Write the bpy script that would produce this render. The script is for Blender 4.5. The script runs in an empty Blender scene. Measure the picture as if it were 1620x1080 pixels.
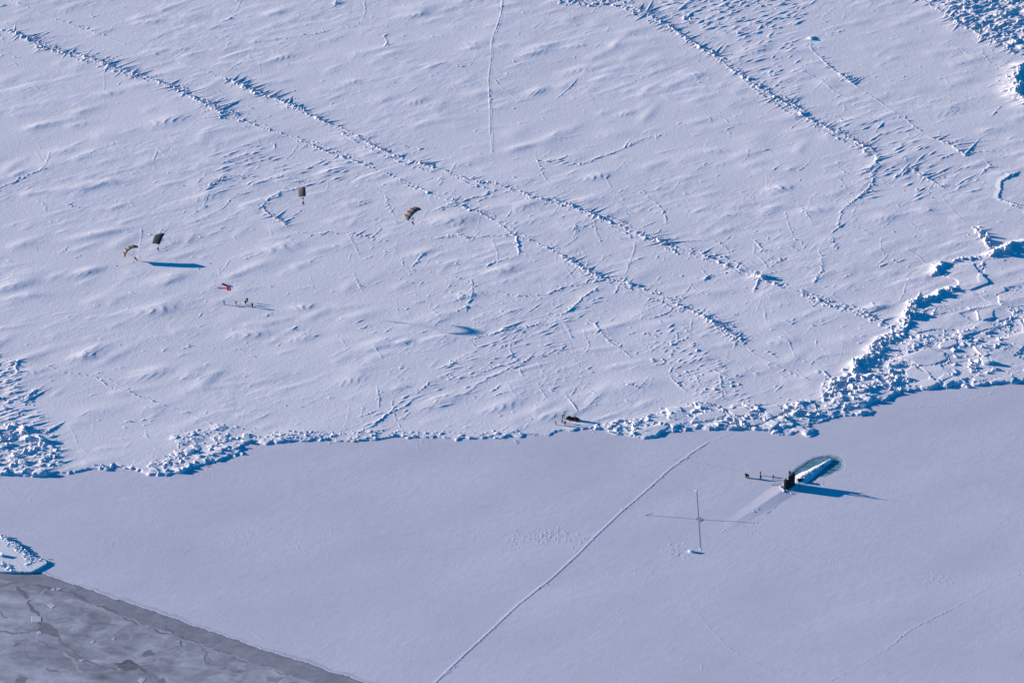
import bpy, bmesh, math, random
import numpy as np
from mathutils import Vector, Matrix, Quaternion

S = bpy.context.scene
COL = S.collection
rad = math.radians

# ------------------------------------------------------------------ camera
TH = rad(28.5); CH = 880.0; CD = CH / math.tan(TH); HALF = rad(6.0)
cam_d = bpy.data.cameras.new('camera'); cam = bpy.data.objects.new('camera', cam_d)
COL.objects.link(cam); S.camera = cam
cam_d.sensor_width = 36; cam_d.lens = 18 / math.tan(HALF)
cam_d.clip_start = 10; cam_d.clip_end = 60000
cam.location = (0, -CD, CH); cam.rotation_euler = (math.pi/2 - TH, 0, 0)

# ------------------------------------------------------------------ sky, sun, exposure
SUN_EL = rad(11.0)
SHADOW_AZ = rad(-15.2)                       # direction in which shadows fall, from +X
sun_to = Vector((-math.cos(SHADOW_AZ)*math.cos(SUN_EL), -math.sin(SHADOW_AZ)*math.cos(SUN_EL), math.sin(SUN_EL)))
W = bpy.data.worlds.new('World'); S.world = W; W.use_nodes = True
nt = W.node_tree; nt.nodes.clear()
sky = nt.nodes.new('ShaderNodeTexSky'); sky.sky_type = 'NISHITA'; sky.sun_disc = False
sky.sun_elevation = SUN_EL; sky.sun_rotation = math.atan2(sun_to.x, sun_to.y)
sky.altitude = 300; sky.air_density = 1.0; sky.dust_density = 0.3; sky.ozone_density = 6.0
tint = nt.nodes.new('ShaderNodeMix'); tint.data_type = 'RGBA'; tint.blend_type = 'MULTIPLY'
tint.inputs[0].default_value = 1.0; tint.inputs[7].default_value = (0.02, 0.85, 1.0, 1)
bg = nt.nodes.new('ShaderNodeBackground'); bg.inputs['Strength'].default_value = 0.080
ow = nt.nodes.new('ShaderNodeOutputWorld')
nt.links.new(sky.outputs[0], tint.inputs[6]); nt.links.new(tint.outputs[2], bg.inputs['Color'])
nt.links.new(bg.outputs[0], ow.inputs[0])
sd = bpy.data.lights.new('sun', 'SUN'); sd.energy = 4.3; sd.angle = rad(0.5); sd.color = (1.0, 0.83, 0.73)
so = bpy.data.objects.new('sun', sd); COL.objects.link(so)
so.rotation_euler = sun_to.to_track_quat('Z', 'Y').to_euler()
so.location = sun_to * 900
S.view_settings.view_transform = 'Standard'; S.view_settings.look = 'None'
S.view_settings.exposure = 1.0; S.view_settings.gamma = 1.0
S.cycles.max_bounces = 5; S.cycles.diffuse_bounces = 3

# ------------------------------------------------------------------ helpers
FP = 810 / math.tan(HALF)
cT, sT = math.cos(TH), math.sin(TH)
def P(px, py, z=0.0):
    """ground (or height z) point seen at a position of the photograph"""
    a = (px-810)/FP; b = (540-py)/FP
    dy = cT+b*sT; dz = -sT+b*cT
    t = (z-CH)/dz
    return (t*a, -CD+t*dy, z)
def PA(pts):
    return np.array([P(x, y)[:2] for x, y in pts])

def tag(o, label=None, cat=None, group=None, kind=None):
    if label: o['label'] = label
    if cat: o['category'] = cat
    if group: o['group'] = group
    if kind: o['kind'] = kind
    return o

def mat(name, col, rough=0.8, spec=0.2, metal=0.0, noise=0.0, nscale=3.0, bump=0.0):
    m = bpy.data.materials.new(name); m.use_nodes = True
    n = m.node_tree.nodes; l = m.node_tree.links; b = n['Principled BSDF']
    b.inputs['Base Color'].default_value = (*col, 1); b.inputs['Roughness'].default_value = rough
    b.inputs['Specular IOR Level'].default_value = spec; b.inputs['Metallic'].default_value = metal
    tc = n.new('ShaderNodeTexCoord')
    if noise or bump:
        nz = n.new('ShaderNodeTexNoise'); nz.inputs['Scale'].default_value = nscale; nz.inputs['Detail'].default_value = 5
        l.new(tc.outputs['Object'], nz.inputs['Vector'])
    if noise:
        cr = n.new('ShaderNodeMix'); cr.data_type = 'RGBA'
        cr.inputs[6].default_value = (*[c*(1-noise) for c in col], 1)
        cr.inputs[7].default_value = (*[min(1, c*(1+noise)) for c in col], 1)
        l.new(nz.outputs['Fac'], cr.inputs[0]); l.new(cr.outputs[2], b.inputs['Base Color'])
    if bump:
        bp = n.new('ShaderNodeBump'); bp.inputs['Strength'].default_value = 1; bp.inputs['Distance'].default_value = bump
        l.new(nz.outputs['Fac'], bp.inputs['Height']); l.new(bp.outputs[0], b.inputs['Normal'])
    return m

def link_mesh(name, me, m=None, parent=None, smooth=False):
    o = bpy.data.objects.new(name, me); COL.objects.link(o)
    if m: me.materials.append(m)
    if parent: o.parent = parent
    if smooth: me.polygons.foreach_set('use_smooth', [True]*len(me.polygons))
    return o
def from_bm(name, bm, m=None, parent=None, smooth=False):
    me = bpy.data.meshes.new(name); bmesh.ops.recalc_face_normals(bm, faces=bm.faces[:])
    bm.to_mesh(me); bm.free()
    return link_mesh(name, me, m, parent, smooth)
def empty(name, loc, rz=0):
    o = bpy.data.objects.new(name, None); o.empty_display_size = 0.3; COL.objects.link(o)
    o.location = loc; o.rotation_euler = (0, 0, rz); return o

# ------------------------------------------------------------------ terrain height field
rng = np.random.default_rng(11)
X0, X1, NX = -243.0, 243.0, 1620
Y0, Y1, NY = -270.0, 330.0, 1500
xs = np.linspace(X0, X1, NX, endpoint=False); ys = np.linspace(Y0, Y1, NY, endpoint=False)
DX = xs[1]-xs[0]; DY = ys[1]-ys[0]
GX, GY = np.meshgrid(xs.astype(np.float32), ys.astype(np.float32))
WIND = rad(38); RW = math.pi*.80
kx = np.fft.rfftfreq(NX, DX)*2*math.pi; ky = np.fft.fftfreq(NY, DY)*2*math.pi
KX, KY = np.meshgrid(kx, ky)
def noise(Lu, Lv, ang=0.0, band=0.0):
    """gaussian random field with correlation lengths Lu along ang and Lv across it, unit variance"""
    u = KX*math.cos(ang)+KY*math.sin(ang); v = -KX*math.sin(ang)+KY*math.cos(ang)
    f = np.exp(-0.5*((u*Lu)**2+(v*Lv)**2)*0.5)
    if band: f = f*(1-np.exp(-0.5*((u*Lu*band)**2+(v*Lv*band)**2)))
    w = np.fft.rfft2(rng.standard_normal((NY, NX)))
    r = np.fft.irfft2(w*f, s=(NY, NX)); r -= r.mean(); r /= r.std()
    return r.astype(np.float32)
def blur(a, s):
    f = np.exp(-0.5*(KX**2+KY**2)*s*s)
    return np.fft.irfft2(np.fft.rfft2(a)*f, s=(NY, NX)).astype(np.float32)
def inpoly(poly, wx=0, wy=0):
    """even-odd test of the whole grid inside a world polygon"""
    p = np.asarray(poly); x0, y0 = p.min(0)-6; x1, y1 = p.max(0)+6
    j0, j1 = max(0, int((x0-X0)/DX)), min(NX, int((x1-X0)/DX)+1)
    i0, i1 = max(0, int((y0-Y0)/DY)), min(NY, int((y1-Y0)/DY)+1)
    out = np.zeros((NY, NX), bool)
    if j1 <= j0 or i1 <= i0: return out
    x = GX[i0:i1, j0:j1]; y = GY[i0:i1, j0:j1]
    if not np.isscalar(wx): x = x+wx[i0:i1, j0:j1]; y = y+wy[i0:i1, j0:j1]
    r = np.zeros(x.shape, bool); n = len(p)
    for k in range(n):
        ax, ay = p[k]; bx, by = p[(k+1) % n]
        if ay == by: continue
        c = ((y > ay) != (y > by)) & (x < (bx-ax)*(y-ay)/(by-ay)+ax)
        r ^= c
    out[i0:i1, j0:j1] = r
    return out

warpx = noise(2.5, 2.5)*0.6+noise(.7, .7)*0.25; warpy = noise(2.5, 2.5)*0.7+noise(.7, .7)*0.3

B_px = [(-400,770),(-60,760),(0,748),(60,751),(105,745),(130,741),(160,744),(195,735),(215,746),(243,751),(262,755),(285,747),(320,738),(350,728),
 (385,716),(378,708),(400,700),(440,699),(480,699),(520,697),(560,697),(600,694),(660,692),(700,691),(740,694),(780,694),(830,689),(860,686),(900,682),(930,679),
 (955,684),(990,687),(1008,693),(1035,694),(1050,686),(1090,679),(1130,677),(1160,677),(1175,680),(1200,678),(1225,680),(1250,688),(1283,690),(1290,684),(1275,674),(1300,668),
 (1340,657),(1380,655),(1388,649),(1370,643),(1385,636),(1410,628),(1440,620),(1480,612),(1530,610),(1570,606),(1620,602),(1700,592),(2100,560)]
floe = inpoly(np.vstack([PA(B_px), [(700, 900), (-700, 900)]]), warpx*1.2, warpy*1.2)
GB_top = [(62, 905), (100, 917), (150, 935), (200, 952), (250, 969), (300, 986), (350, 1003), (400, 1021), (450, 1037), (500, 1053), (540, 1066), (585, 1081), (660, 1106)]
GB_px = [(-300,900),(0,904),(40,905)]+GB_top+[(860,1160),(900,1400),(-300,1400)]
young = inpoly(PA(GB_px), warpx*.35, warpy*.35)
GC_px = [(x+3, y-3.8+1.5*math.sin(x*.021)) for x, y in GB_top]+[(900,1150),(900,1400),(60,1300)]
rimzone = inpoly(PA(GC_px), warpx*.6, warpy*.8) & ~young

R = np.zeros((NY, NX), np.float32)          # ridges, blocks (max)
Dn = np.zeros((NY, NX), np.float32)         # drifts (sum)
def win(cx, cy, r):
    j0, j1 = max(0, int((cx-r-X0)/DX)), min(NX, int((cx+r-X0)/DX)+2)
    i0, i1 = max(0, int((cy-r-Y0)/DY)), min(NY, int((cy+r-Y0)/DY)+2)
    if j1 <= j0 or i1 <= i0: return None
    return slice(i0, i1), slice(j0, j1), (ys[i0:i1]-cy)[:, None], (xs[j0:j1]-cx)[None, :]
def uv(w, ang):
    c, s = math.cos(ang), math.sin(ang)
    return w[3]*c+w[2]*s, -w[3]*s+w[2]*c
def spine(cx, cy, ang, La, Lb, Wd, h, layer=None):
    """knife-edged snow spine: La long downwind, Lb upwind"""
    w = win(cx, cy, max(La, Lb)+Wd)
    if w is None: return
    L = R if layer is None else layer
    u, v = uv(w, ang)
    t = np.where(u > 0, u/La, -u/Lb)
    k = np.clip(1-t, 0, 1)
    z = h*k*np.clip(1-np.abs(v)/(Wd*(0.25+0.75*k)), 0, 1)
    a = L[w[0], w[1]]; np.maximum(a, z, out=a)
def slab(cx, cy, ang, a_, b_, gu, gv, h, skew=0.0):
    w = win(cx, cy, math.hypot(a_, b_)*1.2)
    if w is None: return
    u, v = uv(w, ang); u = u+skew*v
    m = (np.abs(u) < a_) & (np.abs(v) < b_)
    z = np.where(m, np.maximum(h+gu*u+gv*v, 0), 0)
    a = R[w[0], w[1]]; np.maximum(a, z, out=a)
def mound(cx, cy, ang, La, Lb, Wd, h, rip=0.0, nrip=5):
    w = win(cx, cy, max(La, Lb)*2.0+Wd)
    if w is None: return
    u, v = uv(w, ang)
    v = v+0.12*u*math.sin(u.mean()*3+cx)
    t = np.where(u > 0, (u/La)**2, (u/Lb)**2)
    vw = v/Wd
    m = np.exp(-t-vw*vw)
    z = h*m
    if rip:
        ph = (u*0.8+np.abs(v)*0.55+1.1*np.sin(v*0.5+cx)+.7*np.sin(u*.35+v*.8+cy))*nrip/(La+Lb)/1.25
        z = z+rip*.55*m*(.5-.5*np.cos(6.283*((ph % 1.0)**1.7)))*(.35+.65*np.clip(.5+np.sin(v*.7+u*.23+cx)*.6, 0, 1))
    Dn[w[0], w[1]] += z
def along(pts, step):
    p = np.asarray(pts); d = np.hypot(*np.diff(p, axis=0).T); s = np.concatenate([[0], np.cumsum(d)])
    q = np.arange(0, s[-1], step)
    x = np.interp(q, s, p[:, 0]); y = np.interp(q, s, p[:, 1])
    seg = np.clip(np.searchsorted(s, q, side='right')-1, 0, len(d)-1)
    ang = np.arctan2(np.diff(p[:, 1])[seg], np.diff(p[:, 0])[seg])
    return x, y, ang
U = rng.uniform; Nn = rng.normal
blocks_at = []                                # places for real ice blocks along ridges
def ridge(px, h, wd, spikes=0.0, slen=5.0, sw=0.7, up=0.5, jit=0.35, blocky=0.0, bmesh_n=0.0, da=0.0, ramp=None, taper=4.0):
    x, y, a = along(PA(px), 0.45)
    n = len(x)
    t = np.arange(n)*0.45; wob = np.zeros(n); amp = np.ones(n)
    for f, am in ((.06, 1.0), (.17, .6), (.5, .35)):
        p0, p1 = U(0, 6.3), U(0, 6.3)
        wob += am*np.sin(t*f*2+p0); amp += .35*am*np.sin(t*f*1.3+p1)
    amp = np.clip(.25+amp*.75+.9*np.maximum(0, np.sin(t*.16+U(0, 6))*np.sin(t*.057+U(0, 6)))**2, 0.12, 2.0)*np.clip(np.minimum(t, t[-1]-t)/taper+.12, 0, 1)
    h = h*.80; spikes = spikes*1.8; slen = slen*1.45; sw = sw*.8; bmesh_n = bmesh_n*1.0; blocky = blocky*.6
    for k in range(n):
        nx_, ny_ = -math.sin(a[k]), math.cos(a[k])
        o = wob[k]*jit+Nn(0, jit*.3)
        cx, cy = x[k]+nx_*o, y[k]+ny_*o
        hh = h*amp[k]
        spine(cx, cy, a[k]+Nn(0, .35), .9, .9, wd*U(.3, .8)*min(1, .3+amp[k]), hh*U(.15, 1.05))
        if ramp: spine(cx, cy, ramp[0]+Nn(0, .25), ramp[1]*U(.5, 1.2), .5, U(.9, 1.6), hh*U(.7, 1.1))
        if blocky and U() < blocky:
            s = U(.3, .75)*(0.6+h)
            slab(cx+Nn(0, wd*.5), cy+Nn(0, wd*.5), U(0, 3.14), s, s*U(.4, .9), Nn(0, .25), Nn(0, .25), hh*U(.7, 1.5), U(-.5, .5))
        if spikes and U() < spikes*0.45*amp[k]:
            L = slen*(.25+1.0*U()**1.6)*min(1.5, .5+amp[k]*.6)
            if U() < up: La, Lb = L*.15, L*.65
            else: La, Lb = L, L*.12
            spine(cx+Nn(0, .5), cy+Nn(0, .5), WIND+da+Nn(0, .34), La, Lb, sw*U(.5, 1.4), (hh*.8+.07)*U(.45, 1.3))
        if bmesh_n and U() < bmesh_n*0.45*amp[k]:
            blocks_at.append((cx+Nn(0, wd*1.0), cy+Nn(0, wd*1.3), (.12+.60*U()**4)*(0.5+0.7*h), 0))

def band_ridge(px, h, wd, off=2.6, **k):
    """main ridge with broken side strands"""
    ridge(px, h, wd, **k)
    x, y, a = along(PA(px), .8)
    env = .55+.45*np.sin(np.arange(len(x))*.8*.05+U(0, 6))+.3*np.sin(np.arange(len(x))*.8*.021+U(0, 6))
    for q in range(len(x)):
        if U() < .75*env[q]:
            o_ = Nn(0, 2.4); L = U(2, 9)*(.5+k.get('slen', 5)*.1)
            spine(x[q]-math.sin(a[q])*o_, y[q]+math.cos(a[q])*o_, WIND+k.get('da', 0)+Nn(0, .25), L*.6, L*.4, U(.35, .8), (.05+h*.55*U())*math.exp(-abs(o_)/4))
    x, y, a = along(PA(px), 9.0)
    for q in range(len(x)):
        if U() < .55:
            sg = 1 if U() < .6 else -1; an = WIND+Nn(0, .35)+(0 if sg > 0 else math.pi); L = U(3, 15)
            n_ = int(L/.6)
            for t_ in range(n_):
                f = 1-t_/n_; spine(x[q]+math.cos(an)*t_*.6+Nn(0, .1), y[q]+math.sin(an)*t_*.6+Nn(0, .1), an, .9, .9, .2+.45*f, h*.62*f*U(.5, 1.1)); an += Nn(0, .05)
    k = dict(k); k['spikes'] = k.get('spikes', 0)*.6; k['bmesh_n'] = k.get('bmesh_n', 0)*.6
    p = np.array(px, float)
    for sgn in (-1, 1, 1):
        i = int(U(0, max(1, len(p)-4))); j = i+int(U(2, 6))
        while i < len(p)-1:
            q = p[i:j+1].copy(); o_ = sgn*off*U(.6, 1.6)
            q[:, 0] += o_*1.6; q[:, 1] -= o_*1.4
            q[0] = (q[0]+p[i])/2
            if len(q) > 1 and U() < .62: ridge([tuple(v) for v in q], h*U(.35, .7), wd*.8, **k)
            i = j+int(U(0, 3)); j = i+int(U(2, 6))

def zone(px, n, size, h, spikes=0, slen=5, sw=.7, hs=.4, bm_n=0, da=0.0, mask=None):
    poly = PA(px); lo = poly.min(0); hi = poly.max(0)
    def inside(x, y):
        r = False; m = len(poly)
        for k in range(m):
            ax, ay = poly[k]; bx, by = poly[(k+1) % m]
            if (y > ay) != (y > by) and x < (bx-ax)*(y-ay)/(by-ay)+ax: r = not r
        return r
    def pick():
        while True:
            x, y = U(lo[0], hi[0]), U(lo[1], hi[1])
            if inside(x, y): return x, y
    cl = [pick() for _ in range(max(4, int((n+spikes)**.5)))]
    for k in range(n):
        if U() < .7:
            c = cl[int(U(0, len(cl)))]; x, y = c[0]+Nn(0, 3), c[1]+Nn(0, 3)
            if not inside(x, y): continue
        else: x, y = pick()
        s = size*U(.3, 1.3)
        slab(x, y, U(0, 3.14), s, s*U(.35, .95), Nn(0, .2), Nn(0, .2), h*U(.2, 1.3), U(-.6, .6))
    for k in range(spikes):
        x, y = pick(); L = slen*U(.4, 1.4)
        spine(x, y, WIND+da+Nn(0, .22), L*.6, L*.4, sw*U(.5, 1.4), hs*U(.3, 1.3))
    for k in range(bm_n):
        if U() < .6:
            c = cl[int(U(0, len(cl)))]; x, y = c[0]+Nn(0, 2.5), c[1]+Nn(0, 2.5)
            if not inside(x, y): continue
        else: x, y = pick()
        blocks_at.append((x, y, size*(.12+.7*U()**3.2), h*U(.0, .3)))

def voro(px, scale, H, tilt, gap, base=0.0, rim=0.0, power=2.0, keep=1.0, seed=0, ang=0.0, asp=1.0, edge_noise=.6):
    """mosaic of broken plates: every cell has its own height and tilt, cracks between"""
    poly = PA(px); m0 = inpoly(poly, warpx*2.2, warpy*2.2)
    ii, jj = np.nonzero(m0)
    if len(ii) == 0: return
    r = np.random.default_rng(seed); T = r.random((8, 97, 89))
    x = GX[ii, jj]+warpx[ii, jj]*edge_noise*.3; y = GY[ii, jj]+warpy[ii, jj]*edge_noise*.3
    c, s_ = math.cos(ang), math.sin(ang); p = (x*c+y*s_)/scale/asp+500; q = (-x*s_+y*c)/scale+500
    pi, qi = np.floor(p).astype(int), np.floor(q).astype(int)
    best = np.full(len(p), 9.9); sec = np.full(len(p), 9.9); bi = np.zeros(len(p), int); bj = np.zeros(len(p), int); bx = np.zeros(len(p)); by = np.zeros(len(p))
    for a in (-1, 0, 1):
        for b in (-1, 0, 1):
            ci, cj = (pi+a) % 97, (qi+b) % 89
            sx = pi+a+.12+.76*T[0][ci, cj]; sy = qi+b+.12+.76*T[1][ci, cj]
            d = np.hypot(p-sx, q-sy); nb = d < best
            sec = np.where(nb, best, np.minimum(sec, d))
            best = np.where(nb, d, best); bi = np.where(nb, ci, bi); bj = np.where(nb, cj, bj); bx = np.where(nb, p-sx, bx); by = np.where(nb, q-sy, by)
    hh = H*T[2][bi, bj]**power
    t1 = (T[3][bi, bj]-.5)*2*tilt; t2 = (T[4][bi, bj]-.5)*2*tilt
    z = base+hh+(t1*bx*asp+t2*by)*scale
    e = (sec-best)*scale
    if rim: z = z+rim*np.exp(-((e-gap*1.6)/.35)**2)*(T[5][bi, bj] > .4)
    z = np.where(e < gap, z*.15, z)
    z = np.where(T[6][bi, bj] < keep, np.maximum(z, 0), 0)
    R[ii, jj] = np.maximum(R[ii, jj], z.astype(np.float32))

# --- pressure ridges of the old floe, traced on the ground
RA = [(345,122),(365,127),(400,145),(435,158),(470,173),(505,190),(540,205),(570,222),(600,237),(640,252),(690,268),(720,280),(760,290),(785,292),(800,298),
 (850,315),(880,320),(920,335),(960,350),(1000,368),(1035,380),(1080,398),(1110,405),(1140,415),(1175,432),(1200,440),(1230,455),(1260,462),(1300,480),(1340,490),(1370,498),(1400,515),(1425,527)]
ridge([(-20,-5),(12,0),(45,13),(75,27),(120,43),(165,58),(200,72),(240,85),(270,95),(300,105),(345,122)], .20, .6, .05, 3, jit=.1, bmesh_n=.1)
band_ridge(RA, .38, .9, spikes=.30, slen=5, sw=.6, up=.25, blocky=.3, bmesh_n=.9)
ridge([(365,128),(400,145),(435,158),(470,173),(510,192)], .55, 1.0, .6, 6, .7, .25, blocky=.3, bmesh_n=.6, jit=.8)
ridge([(1000,368),(1040,382),(1065,390)], .5, 1.0, .9, 7, .6, .1, blocky=.3, bmesh_n=.5, da=-.25)
ridge([(1185,435),(1200,440),(1212,446)], .8, 1.6, .3, 4, jit=.3, blocky=.5, bmesh_n=1)
ridge([(1202,440),(1197,452),(1190,465)], .45, 1.0, jit=.2)
RB = [(-20,46),(5,48),(30,55),(60,70),(85,80),(115,88),(150,98),(180,108),(210,118),(240,128),(270,140),(300,152),(330,170),(350,178),(375,188),(410,203),(440,212),
 (465,219),(495,232),(535,247),(575,262),(620,280),(660,297),(700,315),(740,333),(770,345),(790,355),(815,375),(840,382),(880,402),(920,425),(955,440),(985,448),(1010,458),
 (1040,468),(1070,483),(1090,490),(1120,505),(1150,525),(1177,545)]
band_ridge(RB[:15], .45, .9, spikes=.55, slen=6, sw=.6, up=.3, blocky=.3, bmesh_n=.8, jit=.7)
ridge([(45,62),(80,78),(120,92)], .45, 1.2, .6, 6, blocky=.6, bmesh_n=1.5, jit=1.2)
ridge([(150,98),(190,110),(230,122)], .65, 1.1, .9, 7, .7, .3, bmesh_n=1, jit=.8)
ridge([(320,160),(345,175),(370,186)], .55, 1.1, 1.2, 8, .6, .5, bmesh_n=1.5, jit=1.6, blocky=.6)
band_ridge(RB[14:30], .30, .75, spikes=.25, slen=4, sw=.5, up=.3, blocky=.2, bmesh_n=.5, jit=.3)
band_ridge(RB[29:], .42, .9, spikes=.5, slen=5, sw=.6, up=.45, blocky=.3, bmesh_n=.8, jit=.4)
ridge([(1120,505),(1150,525),(1175,543)], .6, 1.1, .9, 6, .6, .5, bmesh_n=1.2, jit=.7)
ridge([(1177,545),(1195,562),(1230,580),(1262,595),(1292,607)], .22, .6, .1, 3, jit=.15, bmesh_n=.2)
RC = [(880,-8),(895,5),(930,10),(960,8),(1000,12),(1020,22),(1040,35),(1065,48),(1080,58),(1115,82),(1150,105),(1175,122),(1200,140),(1240,165),(1275,187),(1300,200),(1340,220),(1370,235),(1388,245)]
band_ridge(RC[:6], .45, 1.0, spikes=.6, slen=6, sw=.7, up=.4, bmesh_n=.9, blocky=.5, jit=1.2)
band_ridge(RC[4:], .52, .9, spikes=.85, slen=5.5, sw=.5, up=.62, bmesh_n=.8, blocky=.25, jit=.35)
ridge([(1000,12),(1030,28),(1060,44)], .5, 1.1, 1.4, 9, .7, .6, bmesh_n=.6, jit=1.4)
ridge([(1300,200),(1340,220),(1385,243)], .45, .8, 1.3, 8, .5, .4, bmesh_n=.8, jit=1.5)
ridge([(1388,245),(1384,260),(1360,278)], .6, 1.0, .5, 7, bmesh_n=.6)
ridge([(1375,270),(1384,284),(1376,297),(1352,318),(1335,330),(1328,350),(1326,362),(1312,374)], .38, .85, .2, 4, bmesh_n=.6, jit=.3)
ridge([(1320,375),(1322,392),(1300,398),(1296,412),(1300,428),(1286,440),(1285,455)], .3, .8, .3, 4, bmesh_n=1.0, jit=.8)
ridge([(1280,65),(1283,75),(1300,95),(1322,115),(1345,132),(1360,142)], .34, .8, .25, 5, bmesh_n=.5, jit=.3)
spine(*P(1283,62)[:2], WIND, 3, 3, 1.6, .8)
ridge([(1325,116),(1345,132),(1360,142)], .5, .9, .7, 7, .6, .1, bmesh_n=.3)
ridge([(1360,142),(1385,160),(1410,175),(1440,195),(1465,215)], .24, .6, .1, 3, bmesh_n=.5, jit=.3)
ridge([(1465,215),(1500,230),(1530,250),(1532,252)], .48, .9, .7, 11, .6, .05, bmesh_n=.4, da=-.3)
ridge([(1540,256),(1562,258),(1568,262),(1560,272),(1553,278)], .4, 1.0, .3, 7, da=-.3)
ridge([(1440,-10),(1470,10),(1500,25),(1530,45),(1560,62),(1580,72),(1600,84),(1640,95)], .6, 1.2, .9, 7, .9, .5, bmesh_n=.7, jit=.5)
zone([(1455,-10),(1500,20),(1550,52),(1590,75),(1640,85),(1700,-20)], 60, 1.2, .7, 620, 8, .9, .8, 160)
ridge([(1660,95),(1612,108),(1605,130),(1610,150),(1640,175)], 1.7, 1.6, .3, 5, bmesh_n=1.0, jit=.8, blocky=.3, ramp=(math.pi, 8))
ridge([(1270,90),(1265,100),(1275,118),(1300,130),(1320,148),(1350,160)], .2, .6, jit=.2, bmesh_n=.2)
zone([(1040,-10),(1300,-10),(1260,40),(1180,60),(1120,50),(1060,30)], 12, .8, .3, 240, 9, .8, .36, 90)
zone([(1080,60),(1250,50),(1280,90),(1260,160),(1180,120)], 8, .6, .2, 110, 9, .7, .24, 30)
zone([(1290,180),(1430,200),(1540,270),(1560,310),(1480,320),(1400,310),(1340,330),(1380,260)], 4, .6, .25, 130, 10, .7, .26, 20)
ridge([(1405,290),(1430,272),(1442,268),(1460,282),(1475,290),(1500,303)], .5, 1.0, .5, 9, .8, .3, bmesh_n=.5, jit=.4, da=-.1)
ridge([(1488,312),(1520,348),(1532,356)], .18, .5, jit=.05)
ridge([(1610,275),(1592,285),(1583,292),(1584,302),(1580,316),(1600,325),(1640,335)], .5, .9, .1, 3, bmesh_n=.7, jit=.4, ramp=(RW, 3))
ridge([(1538,360),(1545,368),(1556,380),(1566,388),(1570,396)], .8, 1.5, .2, 4, bmesh_n=1.2, jit=.8, blocky=.5)
ridge([(1640,380),(1615,386),(1590,393),(1575,400),(1560,410)], 1.5, 1.5, .2, 4, bmesh_n=1.4, jit=.9, blocky=.4, ramp=(RW, 4))
ridge([(1560,410),(1540,412),(1515,412),(1500,418)], .8, 1.2, .1, 3, bmesh_n=1.2, jit=.7, blocky=.5)
ridge([(1500,418),(1482,428),(1478,440)], 1.3, 1.4, .1, 3, bmesh_n=1.4, jit=.8, blocky=.4, ramp=(RW, 4))
ridge([(1556,414),(1552,430),(1548,445),(1552,458)], 1.0, 1.2, .1, 3, bmesh_n=.8, jit=.4)
RF = [(1510,458),(1490,468),(1475,476),(1455,484),(1440,492),(1432,500),(1430,512),(1424,525),(1410,538),(1395,548),(1383,560),(1372,572),(1352,586),(1340,598),(1322,607),(1306,616)]

ridge(RF, .95, 1.1, .2, 4, bmesh_n=2.2, jit=1.9, blocky=.9, ramp=(RW, 2.5), taper=2)
ridge(RF[4:12], .95, 1.2, .1, 4, bmesh_n=1.8, jit=2.2, blocky=.9, ramp=(RW, 2.5))
ridge([(1440,505),(1470,498),(1500,492),(1530,488),(1550,490)], .35, .7, bmesh_n=1.0, jit=.5)
ridge([(1520,497),(1535,508),(1560,520),(1580,530)], .4, .7, bmesh_n=.8, jit=.3)
ridge([(1415,562),(1440,554),(1465,545),(1500,540),(1530,530),(1550,518)], .5, .8, bmesh_n=1.5, jit=.8, blocky=.4)
ridge([(1418,563),(1440,575),(1465,590),(1490,605)], .35, .6, bmesh_n=.8, jit=.3)
ridge([(1455,582),(1475,580),(1498,576)], .3, .5, bmesh_n=.4, jit=.2)
ridge([(1620,488),(1612,495),(1600,508),(1585,515)], .8, 1.2, bmesh_n=1.0, jit=.5, blocky=.4)
ridge([(1572,475),(1590,490),(1600,495)], .35, .7, bmesh_n=.8)
ridge([(1548,460),(1570,472),(1590,483)], .3, .6, bmesh_n=.8, jit=.3)
ridge([(1300,615),(1340,620),(1380,615),(1420,610),(1450,602)], 1.0, 1.8, bmesh_n=2.0, jit=1.8, blocky=.6)
zone([(1300,612),(1345,590),(1390,560),(1415,570),(1430,600),(1440,618),(1400,628),(1330,640),(1300,630)], 30, 1.2, .7, bm_n=170)
zone([(1430,520),(1500,515),(1560,505),(1640,470),(1640,600),(1560,606),(1500,610),(1440,618),(1425,600),(1400,560)], 14, 1.0, .35, bm_n=150)
zone([(1520,530),(1570,520),(1600,560),(1560,600),(1510,600),(1500,560)], 8, 1.2, .6, bm_n=50)
zone([(1500,415),(1560,410),(1640,395),(1640,470),(1560,490),(1440,500),(1480,470),(1545,455)], 40, .8, .3, bm_n=26)
zone([(1555,410),(1640,410),(1640,470),(1570,470)], 0, .8, .3, 120, 9, .7, .3, 10, da=-.7)
ZR = [(1310,612),(1345,590),(1385,560),(1428,520),(1435,500),(1475,478),(1510,458),(1545,412),(1640,390),(1640,602),(1560,606),(1500,609),(1440,618),(1400,630),(1330,638)]
voro(ZR, 8.0, .42, .03, .20, .06, .14, 1.4, seed=3, ang=.5, asp=1.7)
voro([(1300,612),(1345,588),(1390,558),(1418,572),(1450,600),(1440,620),(1400,632),(1330,642),(1300,630)], 2.4, .95, .3, .12, power=2.6, keep=.8, seed=5, asp=1.3)
voro([(1430,512),(1500,525),(1560,515),(1640,500),(1640,530),(1560,540),(1500,545),(1420,560)], 2.0, .5, .3, .1, power=2.4, keep=.38, seed=6)
voro([(1505,535),(1565,520),(1610,560),(1560,603),(1500,606)], 2.6, .75, .3, .1, power=2.6, keep=.45, seed=8)
voro([(1440,600),(1500,596),(1640,590),(1640,602),(1560,606),(1500,609),(1440,618)], 1.6, .3, .3, .1, power=2, keep=.5, seed=9)
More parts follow.
